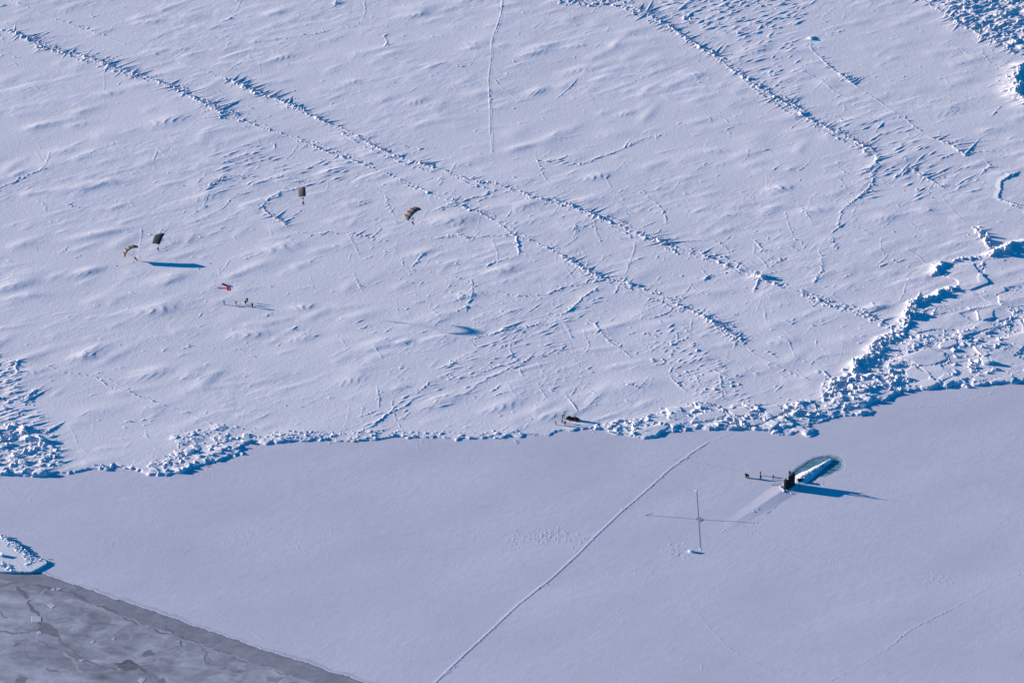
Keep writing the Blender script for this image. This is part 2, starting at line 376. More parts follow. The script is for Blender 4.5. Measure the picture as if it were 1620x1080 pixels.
# flat plates that lie in the rubble: (outline, height)
PLATES = [([(1492,432),(1510,421),(1540,420),(1549,432),(1545,450),(1520,447),(1500,440)], .35),
 ([(1442,508),(1475,500),(1505,497),(1520,499),(1550,515),(1530,524),(1500,526),(1462,524),(1445,516)], .32),
 ([(1422,568),(1440,562),(1470,552),(1494,560),(1496,572),(1476,580),(1452,582)], .4),
 ([(1482,546),(1497,540),(1512,538),(1516,546),(1500,553),(1486,552)], .5),
 ([(1488,470),(1520,464),(1545,468),(1570,482),(1555,488),(1520,490),(1490,482)], .3),
 ([(1432,590),(1446,582),(1472,596),(1474,602),(1444,606)], .35), ([(1458,584),(1490,578),(1494,592),(1482,605),(1470,594)], .33),
 ([(1572,492),(1590,490),(1604,496),(1594,508),(1578,511),(1570,502)], .3), ([(1560,415),(1640,398),(1640,455),(1570,458),(1556,440)], .25),
 ([(1560,560),(1580,552),(1620,572),(1620,590),(1580,584)], .2)]
plate_masks = []
def plates(lst, edge=.12):
    global R
    for px, h in lst:
        m = inpoly(PA(px), warpx*.5, warpy*.5)
        g = U(-.012, .012), U(-.012, .012); c = PA(px).mean(0)
        plate_masks.append(m)
        R = np.where(m, h+g[0]*(GX-c[0])+g[1]*(GY-c[1]), R).astype(np.float32)
plates(PLATES)
# --- rubble belt on the floe edge
voro([(1050,652),(1110,642),(1160,645),(1240,640),(1320,634),(1345,648),(1290,664),(1230,678),(1120,678),(1075,678),(1040,670)], 4.5, .5, .08, .25, .05, .15, 1.3, seed=12, ang=.3, asp=1.6)
voro([(925,680),(1000,664),(1060,650),(1085,676),(1040,692),(1000,690),(955,684)], 2.0, .45, .25, .12, power=2.2, keep=.5, seed=13, asp=1.4)
voro([(1230,660),(1300,640),(1390,640),(1388,654),(1330,660),(1260,676)], 1.9, .5, .25, .12, power=2.2, keep=.5, seed=14, asp=1.4)
voro([(218,738),(262,725),(284,716),(283,694),(330,678),(400,686),(400,700),(375,720),(320,738),(260,755)], 2.6, .34, .14, .15, power=2.0, keep=.7, seed=15, asp=1.5, ang=-.6)
voro([(-30,690),(30,672),(72,695),(98,730),(60,748),(-30,750)], 2.6, .75, .3, .15, power=2.4, keep=.7, seed=16, asp=1.3)
voro([(400,686),(830,683),(830,692),(400,700)], 1.5, .3, .3, .12, power=2.5, keep=.18, seed=17, asp=1.5)
voro([(1460,-10),(1560,58),(1640,84),(1700,-20)], 3.0, .6, .3, .12, power=2, keep=.4, seed=18, asp=1.6, ang=.7)
ridge([(925,683),(960,672),(1000,668),(1030,662),(1050,652),(1075,648)], .3, .8, bmesh_n=1.2, jit=.8)
zone([(930,675),(1000,662),(1070,650),(1080,672),(1040,690),(1000,690),(955,684)], 90, .9, .45, bm_n=140)
zone([(1070,655),(1110,643),(1160,646),(1240,642),(1320,634),(1330,650),(1280,668),(1230,678),(1120,678),(1075,678)], 120, 1.1, .6, bm_n=170)
ridge([(1100,668),(1125,665),(1150,663),(1165,660)], .75, 1.3, bmesh_n=2, jit=.8, blocky=.6)
ridge([(1245,662),(1262,652),(1275,646)], .9, 1.3, bmesh_n=2, jit=.7, blocky=.5)
ridge([(1110,646),(1130,643),(1150,645)], .8, .8, bmesh_n=.6, jit=.2)
ridge([(1250,664),(1290,658),(1320,650),(1345,648),(1370,640)], .4, .8, bmesh_n=1.3, jit=.6)
ridge([(1168,665),(1175,672),(1195,672)], 1.0, 1.2, bmesh_n=1.5, jit=.5, blocky=.5)
ridge([(1230,673),(1240,672),(1250,676)], .8, 1.0, bmesh_n=1, jit=.3)
ridge([(1250,676),(1265,674),(1285,684),(1284,689)], .4, .6, bmesh_n=.6, jit=.2)
plates([([(1025,660),(1050,655),(1055,665),(1085,668),(1060,674),(1030,670)], .3), ([(1055,647),(1075,646),(1080,652),(1057,656)], .45),
        ([(1008,678),(1060,676),(1045,690),(1030,694),(1010,690)], .3), ([(1150,652),(1180,646),(1192,655),(1175,662),(1160,660)], .45),
        ([(1200,648),(1232,644),(1240,655),(1222,662)], .35), ([(1176,668),(1200,664),(1208,672),(1190,676)], .4),
        ([(1250,680),(1262,676),(1282,685),(1276,689),(1258,685)], .35), ([(1095,660),(1140,652),(1150,660),(1110,668)], .4)])
zone([(395,685),(470,683),(640,682),(830,682),(860,688),(780,694),(600,694),(480,699),(400,702)], 40, .7, .2, bm_n=130)
for a_, b_ in (((440,690),(530,688)), ((580,688),(600,684)), ((630,685),(720,686)), ((755,690),(775,688)), ((610,690),(660,692))):
    ridge([a_, ((a_[0]+b_[0])/2, (a_[1]+b_[1])/2-1), b_], .20, .45, bmesh_n=2.2, jit=.6, blocky=.3)
ridge([(400,693),(430,691)], .15, .5); ridge([(530,689),(700,686),(830,684),(880,682),(900,680),(925,675)], .13, .35, jit=.2, bmesh_n=.2)
# left rubble, by the corner of the floe
zone([(215,740),(280,715),(280,690),(330,676),(400,685),(400,700),(375,720),(320,738),(260,755)], 90, .9, .4, bm_n=60)
ridge([(212,744),(235,749),(258,754),(262,754)], .45, 1.2, jit=.15)
ridge([(262,755),(285,748),(310,740),(345,728),(372,718)], .5, .8, jit=.3, bmesh_n=.8)
ridge([(283,716),(281,705),(290,694),(320,684),(340,676)], .35, .7, jit=.3, bmesh_n=.4)
ridge([(238,728),(245,740)], .5, 1.4); ridge([(250,730),(262,752)], .6, 1.1); ridge([(290,708),(302,718)], .7, 1.6, bmesh_n=1)
zone([(120,742),(160,735),(215,738),(212,746),(160,744)], 25, .7, .3, bm_n=60)
zone([(-30,560),(15,568),(32,580),(28,600),(40,640),(70,660),(78,690),(100,712),(100,738),(60,751),(-30,750)], 10, 1.4, .45, 300, 10, 1.1, .42, 50, da=-.2)
zone([(-30,680),(30,670),(70,700),(95,735),(40,748),(-30,745)], 50, 1.5, .8, 80, 5, 1.1, .6, 140)
ridge([(15,570),(28,575),(24,592),(10,600)], .55, 1.0, bmesh_n=1, jit=.6)
ridge([(35,640),(50,625),(60,612)], .5, 1.0, 1, 8, bmesh_n=.3); ridge([(60,690),(95,672)], .6, 1.0, .8, 7)
ridge([(-20,748),(30,746),(60,744),(100,736)], .6, 1.0, .1, bmesh_n=.6)
ridge([(-20,562),(10,572),(35,574),(75,580),(100,590),(150,597),(170,612),(200,620),(230,632),(270,645),(310,660),(330,670),(345,682)], .26, .55, .05, 3, jit=.25, bmesh_n=.5)
ridge([(110,585),(140,590),(170,600),(205,622),(250,638),(300,655)], .16, .5, jit=.4, bmesh_n=.2)
ridge([(150,593),(163,590)], .5, .7); ridge([(105,670),(118,688),(122,705)], .2, .5, jit=.1)
ridge([(98,630),(130,620),(160,610)], .14, .5, jit=.05)
# centre and left drifts with crests
ridge([(-20,306),(20,290),(45,278),(85,265)], .32, .7, .1, 4, jit=.25, bmesh_n=.4); ridge([(85,265),(120,250),(180,230),(210,218)], .14, .5, .05, 4)
zone([(310,310),(330,240),(420,225),(480,260),(560,240),(540,290),(420,300),(350,320)], 0, .6, .2, 110, 9, .6, .26, 20, da=-.15)
ridge([(325,300),(350,282),(362,276)], .55, .9, 1.2, 8, .6, .5, bmesh_n=.5, jit=.6)
ridge([(383,295),(400,293),(430,283),(465,276)], .42, .8, .5, 7, jit=.4, bmesh_n=.3, da=-.2)
ridge([(345,262),(380,247),(420,240)], .3, .8, .4, 6)
ridge([(470,298),(445,306),(425,315),(417,328),(425,342),(445,352),(455,362)], .34, .8, .4, 5, .6, .5, bmesh_n=.9, jit=.5)
ridge([(455,362),(490,374),(520,368),(560,372),(600,380),(625,384)], .24, .7, .3, 4, bmesh_n=.5, jit=.4)
ridge([(650,425),(690,433),(720,440),(760,452),(790,462),(820,470),(850,468)], .25, .65, .15, 3, bmesh_n=.7, jit=.25)
ridge([(652,425),(665,408),(678,398)], .35, .8, .2, 3, bmesh_n=.6)
ridge([(665,378),(700,378),(720,374),(750,376),(790,373),(815,375)], .3, .8, .4, 5, bmesh_n=.4, jit=.6, da=-.2)
ridge([(815,372),(820,390),(822,408)], .55, .9, .1, 3, bmesh_n=.8)
ridge([(824,405),(850,402),(880,400)], .2, .5)
ridge([(840,470),(870,466),(905,452),(940,446),(960,442)], .32, .8, .2, 4, bmesh_n=.3, jit=.4)
ridge([(870,510),(885,503),(900,492),(915,480),(950,452)], .4, .9, .2, 5, bmesh_n=.5, jit=.4)
ridge([(735,540),(770,530),(800,522),(840,518),(870,508)], .38, .8, .4, 6, bmesh_n=.5, jit=.7, da=-.1)
zone([(560,690),(600,650),(700,585),(760,545),(830,505),(920,470),(960,460),(900,520),(860,560),(760,620),(660,660),(600,690)], 0, .5, .2, 170, 9, .7, .24, 20, da=-.12)
for q in ([(548,697),(570,683),(595,668),(615,655),(655,636)], [(690,585),(712,578),(735,565),(760,553)], [(740,620),(770,602),(790,590),(830,572),(845,555)], [(735,597),(765,585),(800,578)],
          [(690,600),(715,588)], [(850,570),(880,556),(900,545)], [(780,560),(800,548),(830,535)]):
    ridge(q, .38, .85, .15, 5, jit=.5, bmesh_n=.35)
ridge([(925,503),(940,512),(955,530),(975,550),(990,560),(998,566)], .28, .7, .15, 3, bmesh_n=.7, jit=.4)
ridge([(955,515),(965,530),(985,552)], .2, .6, jit=.3)
ridge([(1098,498),(1092,525),(1085,550)], .12, .8, jit=.2, taper=8); ridge([(1007,380),(998,410),(985,445)], .14, .9, jit=.2, taper=8); ridge([(983,450),(970,470)], .35, .8)
ridge([(990,450),(1003,454)], 1.0, 1.2, 1.5, 6, bmesh_n=2); ridge([(1060,470),(1040,500)], .12, .6)
zone([(1010,520),(1080,515),(1120,560),(1180,600),(1190,640),(1120,640),(1060,600),(1030,570)], 20, .6, .24, 130, 5, .55, .24, 90)
ridge([(1058,592),(1062,584),(1068,580)], .5, .8, bmesh_n=.4); ridge([(1058,595),(1080,606),(1100,620),(1118,633)], .3, .6, jit=.1, bmesh_n=.2)
ridge([(1138,592),(1142,605),(1143,620),(1142,636)], .45, .8, bmesh_n=.3); ridge([(1098,588),(1103,605),(1110,618)], .22, .5)
ridge([(1290,595),(1300,588),(1310,595),(1320,605)], .6, 1.2, .3, 3)
ridge([(1380,478),(1385,488)], .5, 1.8); ridge([(1320,500),(1330,505)], .2, .6)
# long crack at the top and scattered low lines
CR = [(797,-10),(795,0),(792,25),(788,40),(780,58),(777,72),(776,100),(773,130),(774,155),(775,180),(776,215),(779,246)]
ridge(CR, .26, .55, jit=.08); ridge([(x+3, y) for x, y in CR], .12, .5, jit=.08); ridge([(775,155),(776,163)], .8, .9)
ridge([(355,115),(375,103),(400,85)], .2, .6, .2, 4, bmesh_n=.4); ridge([(390,70),(420,65),(460,62),(500,55),(530,45)], .17, .5, .1, 3, bmesh_n=.5, jit=.4)
ridge([(530,43),(560,45),(572,35),(578,20),(575,0),(572,-10)], .16, .5, jit=.2, bmesh_n=.3)
ridge([(700,70),(740,73),(776,72),(830,88),(850,85)], .1, .4, bmesh_n=.5, jit=.4); ridge([(700,108),(740,106),(776,101),(800,98),(840,95)], .12, .4, bmesh_n=.5, jit=.3)
ridge([(670,145),(720,140),(760,132)], .1, .4, bmesh_n=.4, jit=.3); ridge([(740,175),(800,172),(860,176)], .08, .4, bmesh_n=.5)
ridge([(860,262),(880,255),(915,262),(960,245),(985,238),(1000,228),(1020,220),(1060,212)], .22, .7, .3, 6, jit=.5, bmesh_n=.3)
ridge([(1130,212),(1150,207),(1165,200)], .2, .5, .1, 3); ridge([(1170,200),(1220,195),(1260,190)], .1, .5, bmesh_n=.3)
ridge([(1220,225),(1270,190),(1340,182)], .16, .5, jit=.2); ridge([(750,320),(800,306),(840,290)], .2, .7, .2, 5); ridge([(690,335),(715,325),(790,300)], .25, .8, .3, 5, bmesh_n=.3)
ridge([(710,303),(720,312),(735,325),(760,340)], .25, .6, jit=.15); ridge([(785,284),(830,278),(850,275)], .16, .6)
ridge([(450,568),(500,566),(560,565),(640,560),(700,552)], .1, .5, jit=.3); ridge([(150,520),(190,522),(230,532),(265,540),(310,548)], .1, .4, jit=.4, bmesh_n=.3)
ridge([(280,550),(330,548),(380,556),(410,568)], .12, .4, jit=.5, bmesh_n=.4); ridge([(430,240),(435,225)], .3, .6)
ridge([(880,585),(920,610),(950,627)], .12, .5, jit=.3, bmesh_n=.2); ridge([(1040,627),(1050,638)], .2, .4, jit=.02)
ridge([(240,260),(250,235),(275,262)], .15, .7); ridge([(80,238),(72,262)], .18, .7); ridge([(55,240),(68,262)], .16, .7)
for q in ([(855,443),(858,465)], [(893,420),(910,450)], [(825,445),(838,468)], [(870,475),(880,498)], [(883,470),(888,495)], [(620,620),(622,640)], [(636,625),(640,640)], [(595,628),(612,640)], [(920,390),(905,430)],
          [(840,490),(850,502)], [(850,610),(870,640)], [(800,605),(820,635)], [(560,335),(555,350)], [(640,290),(655,312)], [(1260,372),(1272,395)], [(1205,480),(1215,515)], [(1195,385),(1190,410)]):
    ridge(q, .13, .9, jit=.3, taper=8)

for zn, nn in (([(925,678),(1000,664),(1110,644),(1240,640),(1320,634),(1390,645),(1290,668),(1120,678),(1000,690)], 260), ([(1310,612),(1440,500),(1545,412),(1640,390),(1640,602),(1440,618),(1330,640)], 420),
    ([(212,742),(283,715),(283,692),(330,678),(400,686),(375,720),(262,755)], 40), ([(-30,580),(30,600),(90,700),(95,735),(-30,750)], 160), ([(400,684),(700,682),(860,682),(860,690),(600,694),(400,700)], 30)):
    zone(zn, nn, .5, .22, bm_n=nn//2)
# --- random wind-shaped drifts over the whole old floe
def on_floe(x, y):
    i = int((y-Y0)/DY); j = int((x-X0)/DX)
    return 0 <= i < NY and 0 <= j < NX and floe[i, j]
cnt = 0
for k in range(1350):
    x, y = U(-240, 240), U(-150, 328)
    if not on_floe(x, y): continue
    s = U(.4, 1.0)**2
    L = 3+13*s
    mound(x, y, WIND-.12+Nn(0, .25), L*U(.5, 1.1), L*U(.2, .45), L*U(.14, .32), (.05+.20*s)*U(.4, 1), (.10*U(0, 1) if U() < .5 else 0), U(2.5, 6))
for k in range(1700):
    x, y = U(-240, 240), U(-150, 328)
    if not on_floe(x, y): continue
    s = U(.5, 1.0)
    q = U()
    if q < .35: spine(x, y, WIND+Nn(0, .3), s*4, s*.8, s*.9, .06+.12*U(0, 1)**2)
    elif q < .6: spine(x, y, WIND+Nn(0, .3), s*7, s*5, s*.9, .04+.06*U(0, 1))
    elif q < .9: spine(x, y, U(-.6, .5)+math.pi, s*.8, s*2.6, s*1.0, .06+.14*U(0, 1)**2)
    elif q < .96: blocks_at.append((x, y, .14+.22*U(0, 1), .0))
for k in range(900):
    if U() < .5: px_, py_ = U(540, 1450), U(300, 650)
    else: px_, py_ = U(-20, 1640), U(-10, 700)
    c = P(px_, py_)
    if not on_floe(c[0], c[1]): continue
    q = U()
    a0 = Nn(-.42, .2) if q < .55 else (Nn(.47, .14) if q < .8 else Nn(1.35, .35))
    L = 10+70*U()**2.2; pts = [(px_, py_)]; bend = Nn(0, .10)
    for q in range(5):
        a0 += bend+Nn(0, .10); pts.append((pts[-1][0]+L/5*math.cos(a0), pts[-1][1]+L/5*math.sin(a0)*.8))
    ridge(pts, .06+.24*U()**2.2, .25+.35*U(), .12 if U() < .4 else 0, 3, jit=.2, bmesh_n=.35 if U() < .3 else 0, taper=4)
for (xa, xb, ya, yb, nn, sl, hm) in ((560,960,450,690,150,-.42,.24), (980,1300,380,640,170,-.35,.26), (1050,1600,0,330,150,-.3,.22), (300,660,230,400,110,-.3,.24), (640,1000,250,440,80,-.35,.2), (1180,1420,300,480,70,-.5,.22),
        (0,560,0,240,60,-.3,.16), (0,560,380,680,50,-.3,.14)):
    for k in range(nn):
        px_, py_ = U(xa, xb), U(ya, yb); c = P(px_, py_)
        if not on_floe(c[0], c[1]): continue
        a0 = Nn(sl, .2) if U() < .78 else Nn(.5, .2); L = 6+34*U()**1.8; pts = [(px_, py_)]; bend = Nn(0, .12)
        for q in range(4):
            a0 += bend; pts.append((pts[-1][0]+L/4*math.cos(a0), pts[-1][1]+L/4*math.sin(a0)))
        ridge(pts, .06+hm*U()**1.8, .3+.5*U(), .15 if U() < .3 else 0, 3, jit=.12, bmesh_n=.3 if U() < .15 else 0, taper=3)
# the largest drifts, where the photograph has them (x, y, length m, width m, height m, ripples)
for x, y, L, Wd, h, rp in [(245,590,20,7,.65,.22),(140,430,16,5,.6,.2),(440,393,26,9,.45,.25),(250,490,22,8,.55,.28),(140,560,22,8,.5,.2),(50,590,14,6,.4,.1),(600,545,20,6,.5,.15),(640,543,9,3.5,.5,.12),
    (480,487,12,5,.45,.2),(740,468,18,6,.45,.28),(790,430,16,4,.4,.1),(670,400,16,4.5,.4,.1),(720,350,22,7,.45,.2),(440,20,18,4,.35,.05),(860,75,14,4,.35,.1),(620,85,16,4,.35,.1),(660,160,14,5,.35,.2),
    (660,25,14,4,.3,.15),(850,145,14,5,.5,.25),(910,75,12,4,.3,.1),(920,110,16,5,.4,.2),(745,78,10,3,.3,.1),(945,280,16,5,.45,.25),(990,180,12,4,.3,.15),(270,190,20,7,.5,.3),(100,240,15,5,.35,.2),
    (170,290,24,6,.45,.15),(60,200,16,4,.35,.15),(30,450,26,6,.5,.05),(120,300,24,6,.45,.1),(330,310,18,7,.4,.15),(270,440,22,7,.45,.15),(160,370,30,5,.6,.05),(250,395,12,5,.35,.05),(400,530,18,6,.4,.2),
    (480,535,16,6,.4,.1),(1235,300,14,6,.5,.3),(1385,265,9,4,.4,.2),(1420,255,18,8,.4,.15),(1400,345,14,6,.45,.1),(1465,335,10,6,.45,.05),(1290,335,20,6,.4,.15),(1500,175,20,8,.35,.2),(1520,130,20,6,.3,.1),
    (1385,488,12,4,.9,.1),(1340,540,22,8,.35,.1),(1240,540,16,6,.3,.1),(1100,570,18,5,.35,.15),(880,655,22,6,.5,.15),(800,640,20,6,.4,.25),(1000,610,26,8,.3,.1),(700,635,24,7,.5,.15),(300,590,22,8,.4,.1),(560,600,16,6,.3,.2),
    (1130,240,14,5,.3,.2),(1100,120,12,4,.3,.1),(1200,80,16,5,.35,.15),(300,30,18,6,.3,.1),(240,35,16,5,.35,.1),(170,150,16,5,.3,.2),(560,130,12,4,.3,.1),(450,90,14,5,.3,.2),(330,725,14,5,.3,.1)]:
    c = P(x, y); mound(c[0], c[1], WIND-.18+Nn(0, .08), L*.36, L*.42, Wd*.55, h*.72, rp, 5)

# --- the refrozen lead: fine lines, chips, streaks
Rf = R.copy(); R = np.zeros((NY, NX), np.float32)
ML = [(1120,700),(1095,716),(1060,742),(1020,778),(980,812),(940,850),(915,876),(870,917),(820,956),(775,998),(735,1035),(690,1078),(640,1120)]
ridge(ML, .11, .34, .16, 2.4, .3, .7, jit=.06, da=.15); ridge([(x-1.2, y-.8) for x, y in ML], .09, .5, jit=.06); [spine(x_, y_, a_, .8, .8, .38, .13) for x_, y_, a_ in zip(*along(PA(ML), .3))]
ridge([(1205,672),(1180,678),(1150,688),(1120,700)], .1, .4, jit=.15)
for q, h in (([(-30,815),(0,825),(60,848),(130,880),(200,910),(290,945),(370,980),(400,997),(422,1016)], .07), ([(1300,1085),(1350,1055),(1400,1028),(1450,990),(1500,965),(1560,930),(1640,898)], .13),
    ([(1390,652),(1440,645),(1490,640),(1530,632),(1568,624),(1573,615),(1600,612)], .1), ([(1075,948),(1100,968),(1130,1000),(1150,1022),(1190,1045),(1245,1078)], .07), ([(1190,838),(1220,858),(1250,875),(1300,902)], .06),
    ([(1105,728),(1125,740),(1160,752)], .06), ([(1003,912),(1005,900),(1020,895)], .08), ([(1270,895),(1330,910),(1380,915),(1480,912)], .04), ([(1200,650),(1260,650)], .0), ([(540,870),(620,868),(700,868),(760,862)], .05),
    ([(350,860),(420,852),(520,850),(620,845),(760,848)], .04), ([(1395,640),(1440,652),(1470,660)], .05)):
    if h: ridge(q, h, .4, jit=.25)
def chips(px, n, s, h, ang=.9, mesh=0):
    mesh = mesh*.25
    x, y, a = along(PA(px), .3)
    for k in range(n):
        i = int(U(0, len(x)))
        spine(x[i]+Nn(0, 1.6), y[i]+Nn(0, 2.2), ang+Nn(0, .3), s*U(.4, 1.3), s*U(.3, 1), .22, .7*h*U(.4, 1.2))
        if U() < mesh: blocks_at.append((x[i]+Nn(0, 1.3), y[i]+Nn(0, 1.6), U(.06, .2), 0.0))
chips([(800,852),(840,850),(880,845),(935,855)], 150, 1.1, .16, 2.0, .35); chips([(850,846),(900,846)], 60, 1.1, .2, 1.2, .5)
chips([(700,838),(780,850)], 60, 1.3, .06); chips([(360,852),(400,846)], 60, 2.0, .07, .7); chips([(450,860),(520,872)], 80, 1.8, .07, 2.3)
chips([(160,860),(200,862)], 26, .9, .12, 1, .2); chips([(230,862),(320,866)], 30, 1.2, .07); chips([(1052,870),(1090,878)], 90, 1.8, .16, 2.2, .15)
chips([(1062,862),(1080,868)], 20, 2.2, .12, 1.2); chips([(1020,905),(1050,912)], 30, 1.6, .05); chips([(1472,911),(1495,915),(1508,922)], 36, 1.3, .14, 2.4, .1)
chips([(1305,888),(1318,892)], 20, 1, .07); chips([(1145,882),(1158,892)], 14, 1.5, .09, 2.2); chips([(1450,985),(1490,990)], 14, .8, .1); chips([(1140,722),(1165,742)], 14, 2, .07, 2.3)
chips([(980,700),(1050,712)], 40, 1.0, .06); chips([(230,790),(245,830)], 26, 1.6, .05, 2.4); chips([(330,735),(355,760)], 24, 1.6, .06, 2.2); chips([(1085,720),(1100,735)], 16, 1.4, .07)
chips([(260,755),(300,756),(385,722)], 60, 1.5, .12, .6); chips([(650,700),(680,702)], 20, 2, .1, 1.7); chips([(400,702),(500,704)], 50, 1.5, .08, .9)
for k in range(240):
    x, y = U(-230, 230), U(-265, 40)
    spine(x, y, WIND+Nn(0, .7), U(1, 5), U(1, 4), .35, .02+.03*U(0, 1))

# --- bulge and cracks where the hull lifts the ice
bow = np.array(P(1150,836)[:2]); sailp = np.array(P(1243,777)[:2]); aft = np.array(P(1321,726)[:2])
hd = (aft-bow)/np.linalg.norm(aft-bow); HANG = math.atan2(hd[1], hd[0])
SAIL = np.array(P(1248.8,770)[:2])
ru = (GX-SAIL[0])*hd[0]+(GY-SAIL[1])*hd[1]; rv = -(GX-SAIL[0])*hd[1]+(GY-SAIL[1])*hd[0]
Lb_ = float(np.linalg.norm(SAIL-bow)); La_ = float(np.linalg.norm(aft-SAIL))
k = np.clip((ru+Lb_)/Lb_, 0, 1)
amp = np.where(ru < 0, np.clip(k*1.15, 0, 1), np.clip(1-ru/7, 0, 1))
wl = 5.2*(0.55+.45*k)
bulge = amp*0.36*np.where(rv > 0, np.clip(1-rv/wl, 0, 1), np.clip(1+rv/(wl*1.0), 0, 1))
bulge = bulge.astype(np.float32)
R = np.maximum(R, 0)
# churned blocks round the foot of the sail
for q in range(46):
    t = U(0, 1); a0 = U(-3.6, 3.8); v0 = (1 if U() < .5 else -1)*(1.3+U(0, 1.2))
    if q < 16: a0, v0 = -3.4+Nn(0, .6), Nn(0, 1.4)
    p = SAIL+hd*a0+np.array([-hd[1], hd[0]])*v0
    blocks_at.append((p[0], p[1], U(.10, .42), U(.0, .2)))
for q in range(30):                               # along the lit edge right of the sail
    a0 = U(1, 4.5); p = np.array(P(1262+U(0, 42), 759+U(0, 10))[:2]); blocks_at.append((p[0], p[1], U(.08, .26), .0))
for x, y, n in ((1192,809,6), (1199,805,4), (1144,839,3), (1151,836,2), (1235,780,3)):
    for q in range(n):
        p = P(x+Nn(0, 1.5), y+Nn(0, .8)); blocks_at.append((p[0], p[1], U(.10, .26), .0))
POOL = [(1257,748),(1262,743),(1270,738),(1280,731),(1290,726),(1302,723),(1315,722),(1326,725),(1332,730),(1331,736),(1325,742),(1316,748),(1305,752),(1296,753),(1288,757),(1280,760),(1270,762)]
RIM = [(1250,753),(1256,743),(1269,734.5),(1279,727.5),(1290,722.5),(1302,720),(1316,718.8),(1329,722),(1336,729),(1335,738),(1329,744),(1319,750),(1307,754),(1296,755),(1288,761),(1275,766)]
pool = inpoly(PA(POOL), warpx*.25, warpy*.25); rim = inpoly(PA(RIM), warpx*.25, warpy*.25)
Rl = R; R = Rf

# --- compose
n_fine = noise(.45, .35, WIND); n_mid = noise(1.6, .8, WIND+.1); n_drift = noise(7, 2.2, WIND-.12); n_big = noise(16, 7, WIND-.1); n_huge = noise(45, 30)
n_f2 = noise(.9, .4, WIND-.2)
def skew(f, a):
    jj = np.clip(np.arange(NX)[None, :]+(a*f/DX).astype(np.int32), 0, NX-1)
    return np.take_along_axis(f, jj, axis=1)
n_drift = skew(n_drift, .9); n_big = skew(n_big, 1.5)
patch = np.clip(noise(20, 11, WIND)*.62+.42, .06, 1.5)
sas = np.maximum(n_drift-.5, 0)
fm = blur(floe.astype(np.float32), .22); fm2 = blur(floe.astype(np.float32), 4.0)
terr = np.abs(((n_drift*.9+n_mid*.25+n_big*.4) % .8)-.4)
aniso = np.exp(-0.5*(((KX*math.cos(WIND)+KY*math.sin(WIND))*3.2)**2+((-KX*math.sin(WIND)+KY*math.cos(WIND))*.8)**2))
apron = np.fft.irfft2(np.fft.rfft2(R)*aniso, s=(NY, NX)).astype(np.float32)
R = np.maximum(R, .55*apron)+.32*apron
z_floe = .30+.07*n_huge+.035*n_big+patch*(.070*blur(sas, .25)+.008*n_mid+.028*terr)+.0034*n_fine+.003*n_f2+Dn+R
lead_tx = blur(((n_big > -.2)).astype(np.float32), 3)
z_lead = .0022*n_mid*(.4+lead_tx)+.0016*n_fine*(.5+.7*lead_tx)+.006*np.maximum(n_drift-.9, 0)*lead_tx+.03*noise(20, 12)+bulge+Rl
z_young = -.10+.004*n_mid+.010*np.maximum(noise(3, 2), 0)
ym = blur(young.astype(np.float32), .15)
Z = z_floe*fm+z_lead*(1-fm)
Z = Z*(1-ym)+z_young*ym
# thin raised lip along the edge of the young ice and the pack rim
edge = blur((young | False).astype(np.float32), .45); Z += .05*np.exp(-((edge-.40)/.12)**2)*(young.max() > 0)*(~floe)*np.clip(1.1+.3*n_mid, .4, 1.6)
Z = np.where(rim & ~pool, Z-.06, Z); Z = np.where(pool, -.5, Z)

# surface colour (snow, thin ice, grey ice)
C = np.empty((NY, NX, 3), np.float32)
floe_c = np.array((.83, .83, .86)); lead_c = np.array((.66, .67, .74))
lt = (1+.02*n_big+.012*n_mid)[..., None]
C[:] = (lead_c*lt)*(1-fm[..., None])+floe_c*fm[..., None]*(1+.03*np.clip(n_drift*.6+n_mid*.4, -1.5, 1.5)*np.clip(patch, 0, 1)+.012*n_big)[..., None]  # paler drifts: softer snow, plus sunlit slopes put into the colour
yn = noise(9, 5, -.35); yn2 = noise(3.0, 1.6, -.3); yn3 = noise(1.0, .7)
yn4 = noise(14, 9, .6)
g = .43+.018*yn+.028*yn2+.02*yn3+.035*np.sign(np.sin(yn4*2.6+yn*.8))*np.clip(np.abs(np.sin(yn4*2.6+yn*.8))*3, 0, 1)
g += .07*np.exp(-(np.abs(yn+.35*yn2)/.09)**2)-.10*np.exp(-(np.abs(yn2*.7+yn-.8)/.045)**2)-.08*np.exp(-(np.abs(yn2*.5+yn3*.2+yn4-.3)/.02)**2)+.05*np.exp(-(np.abs(yn4+yn3*.15+.5)/.05)**2)
band = inpoly(PA([(0,904)]+GB_top+[(700,1140),(560,1104),(467,1070),(367,1037),(320,1021),(273,1003),(230,987),(200,977),(160,960),(110,942),(60,925),(0,915)]), warpx*.6, warpy*.6)
g = np.where(band, .36+.014*yn2+.012*yn3, g)
for q, v in (([(185,1050),(196,1045),(206,1043),(222,1054),(215,1058),(200,1060),(184,1056)], .26), ([(221,1038),(232,1028),(240,1028),(246,1035),(230,1039)], .30), ([(60,990),(68,983),(80,986),(92,998),(95,1006),(82,1004),(62,996)], .29),
    ([(18,1021),(25,1016),(38,1017),(25,1021)], .30), ([(30,930),(45,938),(50,952),(44,950),(34,940)], .33), ([(22,1075),(30,1068),(45,1070),(38,1080),(22,1082)], .32), ([(250,1075),(260,1070),(262,1082),(248,1082)], .30),
    ([(323,1032),(340,1045),(362,1035),(368,1036),(352,1055),(326,1052),(322,1044)], .385), ([(284,1014),(289,1014),(288,1023),(284,1021)], .28), ([(365,1058),(390,1060),(380,1064),(366,1063)], .32), ([(422,1070),(450,1070),(440,1078),(424,1076)], .36),
    ([(60,1010),(70,1012),(100,1030),(150,1052),(185,1045),(184,1056),(165,1056),(130,1040),(100,1020)], .375)):
    m = inpoly(PA(q), warpx*.35, warpy*.35); g = np.where(m, v+.012*yn3, g)
